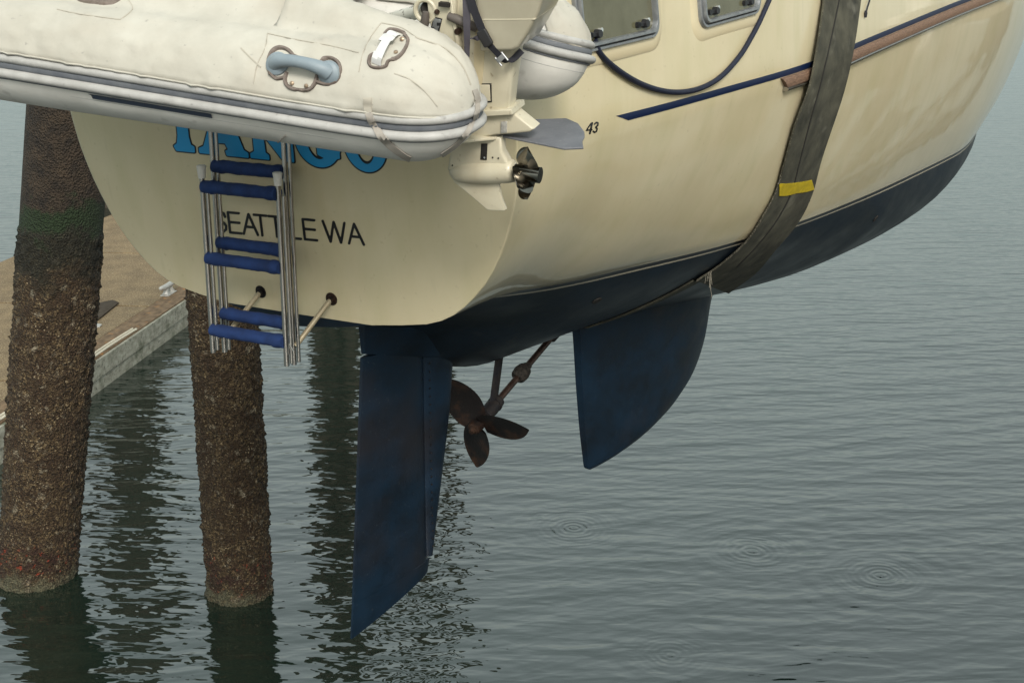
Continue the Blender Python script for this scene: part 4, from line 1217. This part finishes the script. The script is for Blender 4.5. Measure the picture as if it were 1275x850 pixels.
PM = pile_mat('barnacled_timber'); PMA = pile_mat('barnacled_timber_with_algae', True)
def pile(name, base_, top_, r_, m, nz_=420, na=150, amp=.026, zmin=-1.0, seed=0., crust_to=9):
    base_ = Vector(base_); top_ = Vector(top_); ax_ = (top_ - base_); Lh = ax_.length; ax_.normalize()
    e1_ = ax_.cross(Vector((0, 1, 0))).normalized(); e2_ = ax_.cross(e1_).normalized(); rows = []
    for i in range(nz_ + 1):
        h = zmin + (Lh - zmin) * (i / nz_)**1.35
        c = base_ + ax_ * h; row = []
        am = amp * 1.5 if h < crust_to else .002
        for j in range(na):
            a = 2 * math.pi * j / na; q = Vector((math.cos(a) * r_, math.sin(a) * r_, h + seed))
            d = mnoise.noise(q * 3) * .5 + mnoise.noise(q * 10) * .6 + max(0, mnoise.noise(q * 22)) * 1.1 + max(0, mnoise.noise(q * 45)) * 1.0
            rr_ = r_ + am * d
            if h < .16: rr_ += .012 * (1 - max(h, 0) / .16)
            row.append(c + e1_ * math.cos(a) * rr_ + e2_ * math.sin(a) * rr_)
        rows.append(row)
    mb = MB(); mb.grid(rows, closeu=True); mb.add(rows[-1], [tuple(range(na))])
    return mb.out(name, m, None, base=base_, angle=180)
pb = plane(299, 736, Z0, U)
o = pile('piling', pb, pb + U * 6.2 * KS, .235 * KS, PM, seed=3); tag(o, 'barnacle crusted piling standing in the water behind the swim ladder', 'piling', 'barnacled pilings')
pb2 = plane(46, 716, Z0, U); mid = plane(78, 260, pb2, Vector((0, 1, 0)))
ax2 = (mid - pb2)
o = pile('piling', pb2, pb2 + ax2 * (6.4 * KS / ax2.z), .285 * KS, PMA, seed=11, crust_to=2.75 * KS); tag(o, 'leaning barnacled piling at the left edge of the photo, green algae near its top', 'piling', 'barnacled pilings')
# taller pilings beyond the boat, seen as dark reflections
PB3 = mat('dark_creosoted_timber', (.018, .014, .009), (.045, .036, .022), rough=.8, scale=6, bump=.01, bscale=20, stretch=(3, 3, .6))
def simple_pile(px, py, r_, h, lab, lean=0):
    r_ *= KS; h *= KS
    p = plane(px, py, Z0, U)
    rows = []
    for i in range(15):
        z = -1 + (h + 1) * i / 14; rows.append([p + Vector((math.cos(a) * r_ * (1 + .04 * mnoise.noise(Vector((a, z, px)))) + lean * z, math.sin(a) * r_, z)) for a in [2 * math.pi * k / 24 for k in range(24)]])
    mb = MB(); mb.grid(rows, closeu=True); mb.add(rows[-1], [tuple(range(24))])
    o = mb.out('piling', PB3, None, base=p); tag(o, lab, 'piling', 'tall pilings hidden behind the boat, seen in the reflections')
for px_, py_, r_ in ((392, 350, .13), (414, 340, .16), (436, 352, .15), (486, 350, .10), (520, 345, .13), (556, 355, .09)):
    simple_pile(px_, py_, r_, 9.5, 'slender dark piling behind the sailboat, seen only as a broken reflection around the rudder')
for px_, r_ in ((112, .30), (140, .42), (166, .22)):
    simple_pile(px_, 255, r_, 14, 'dark piling far behind the stern, seen only as a dark reflection beside the left piling')
# unseen boat lift pier, added to darken and be mirrored in the topsides
def pier_box(mb, x0, x1, s0, s1, z0, z1):
    mb.box(W((x0 + x1) / 2, (s0 + s1) / 2, (z0 + z1) / 2), F * (x1 - x0) / 2, S * (s1 - s0) / 2, U * (z1 - z0) / 2)
zd = CAMH - 1.75 - O.z
pier = thing('pier', 'concrete boat lift pier on timber piles, unseen, added to darken and be mirrored in the hull side', 'pier', W(8, 5, -O.z))
mb = MB(); pier_box(mb, -12, 34, 5.0, 9.2, zd - .35, zd); mb.out('concrete_deck', M['conc'], pier, smooth=False)
mb = MB(); pier_box(mb, -12, 34, 4.9, 5.2, zd - .85, zd - .352); mb.out('edge_beam', M['plank'], pier, smooth=False)
mb = MB(); pier_box(mb, -12, 34, 5.22, 5.5, zd + .002, zd + .28); mb.out('wheel_kerb', M['conc'], pier, smooth=False)
for k in range(12):
    for s_ in (5.4, 8.7):
        mb = MB(); c = W(-10 + k * 3.9, s_, 0); mb.tube([Vector((c.x, c.y, -1)), Vector((c.x, c.y, O.z + zd - .352))], .24, 16); mb.out('pile', PB3, pier)
M['reflboard'] = mat('white_reflection_board', (.66, .62, .55), (.74, .70, .64), rough=.6, scale=3)  # white boards added on the pier as pale shapes mirrored in the hull
for x0, x1, z0, z1 in ((15.6, 17.0, .2, 3.3), (17.6, 20.2, -.6, 1.6), (22.5, 26.0, -1.6, -.3)):
    mb = MB(); mb.box(W((x0 + x1) / 2, 4.82, (z0 + z1) / 2 - 1.2), F * (x1 - x0) / 2, S * .06, U * (z1 - z0) / 2); mb.out('reflection_board', M['reflboard'], pier, smooth=False)
lm = mat('white_lift_paint', (.62, .62, .58), (.7, .7, .66), rough=.4, scale=4)
for x in (17.5,):
    lg = thing('reflected_lift_leg', 'unseen white boat lift leg added on the pier to be mirrored in the hull', 'boat lift', W(x, 6.2, zd))  # unseen leg, added for a pale upright reflection in the topsides
    mb = MB(); pier_box(mb, x - .3, x + .3, 5.9, 6.5, zd + 1.2, zd + 8); mb.out('column', lm, lg, smooth=False)
    mb = MB(); pier_box(mb, x - 1.6, x + 1.6, 5.95, 6.45, zd + .95, zd + 1.5); mb.out('bogie_beam', lm, lg, smooth=False)
    for q in (-1.1, 1.1):
        mb = MB(); mb.tube([W(x + q, 5.98, zd + .64), W(x + q, 6.42, zd + .64)], .62, 28); mb.out('wheel', M['knob'], lg)
print('scene built')
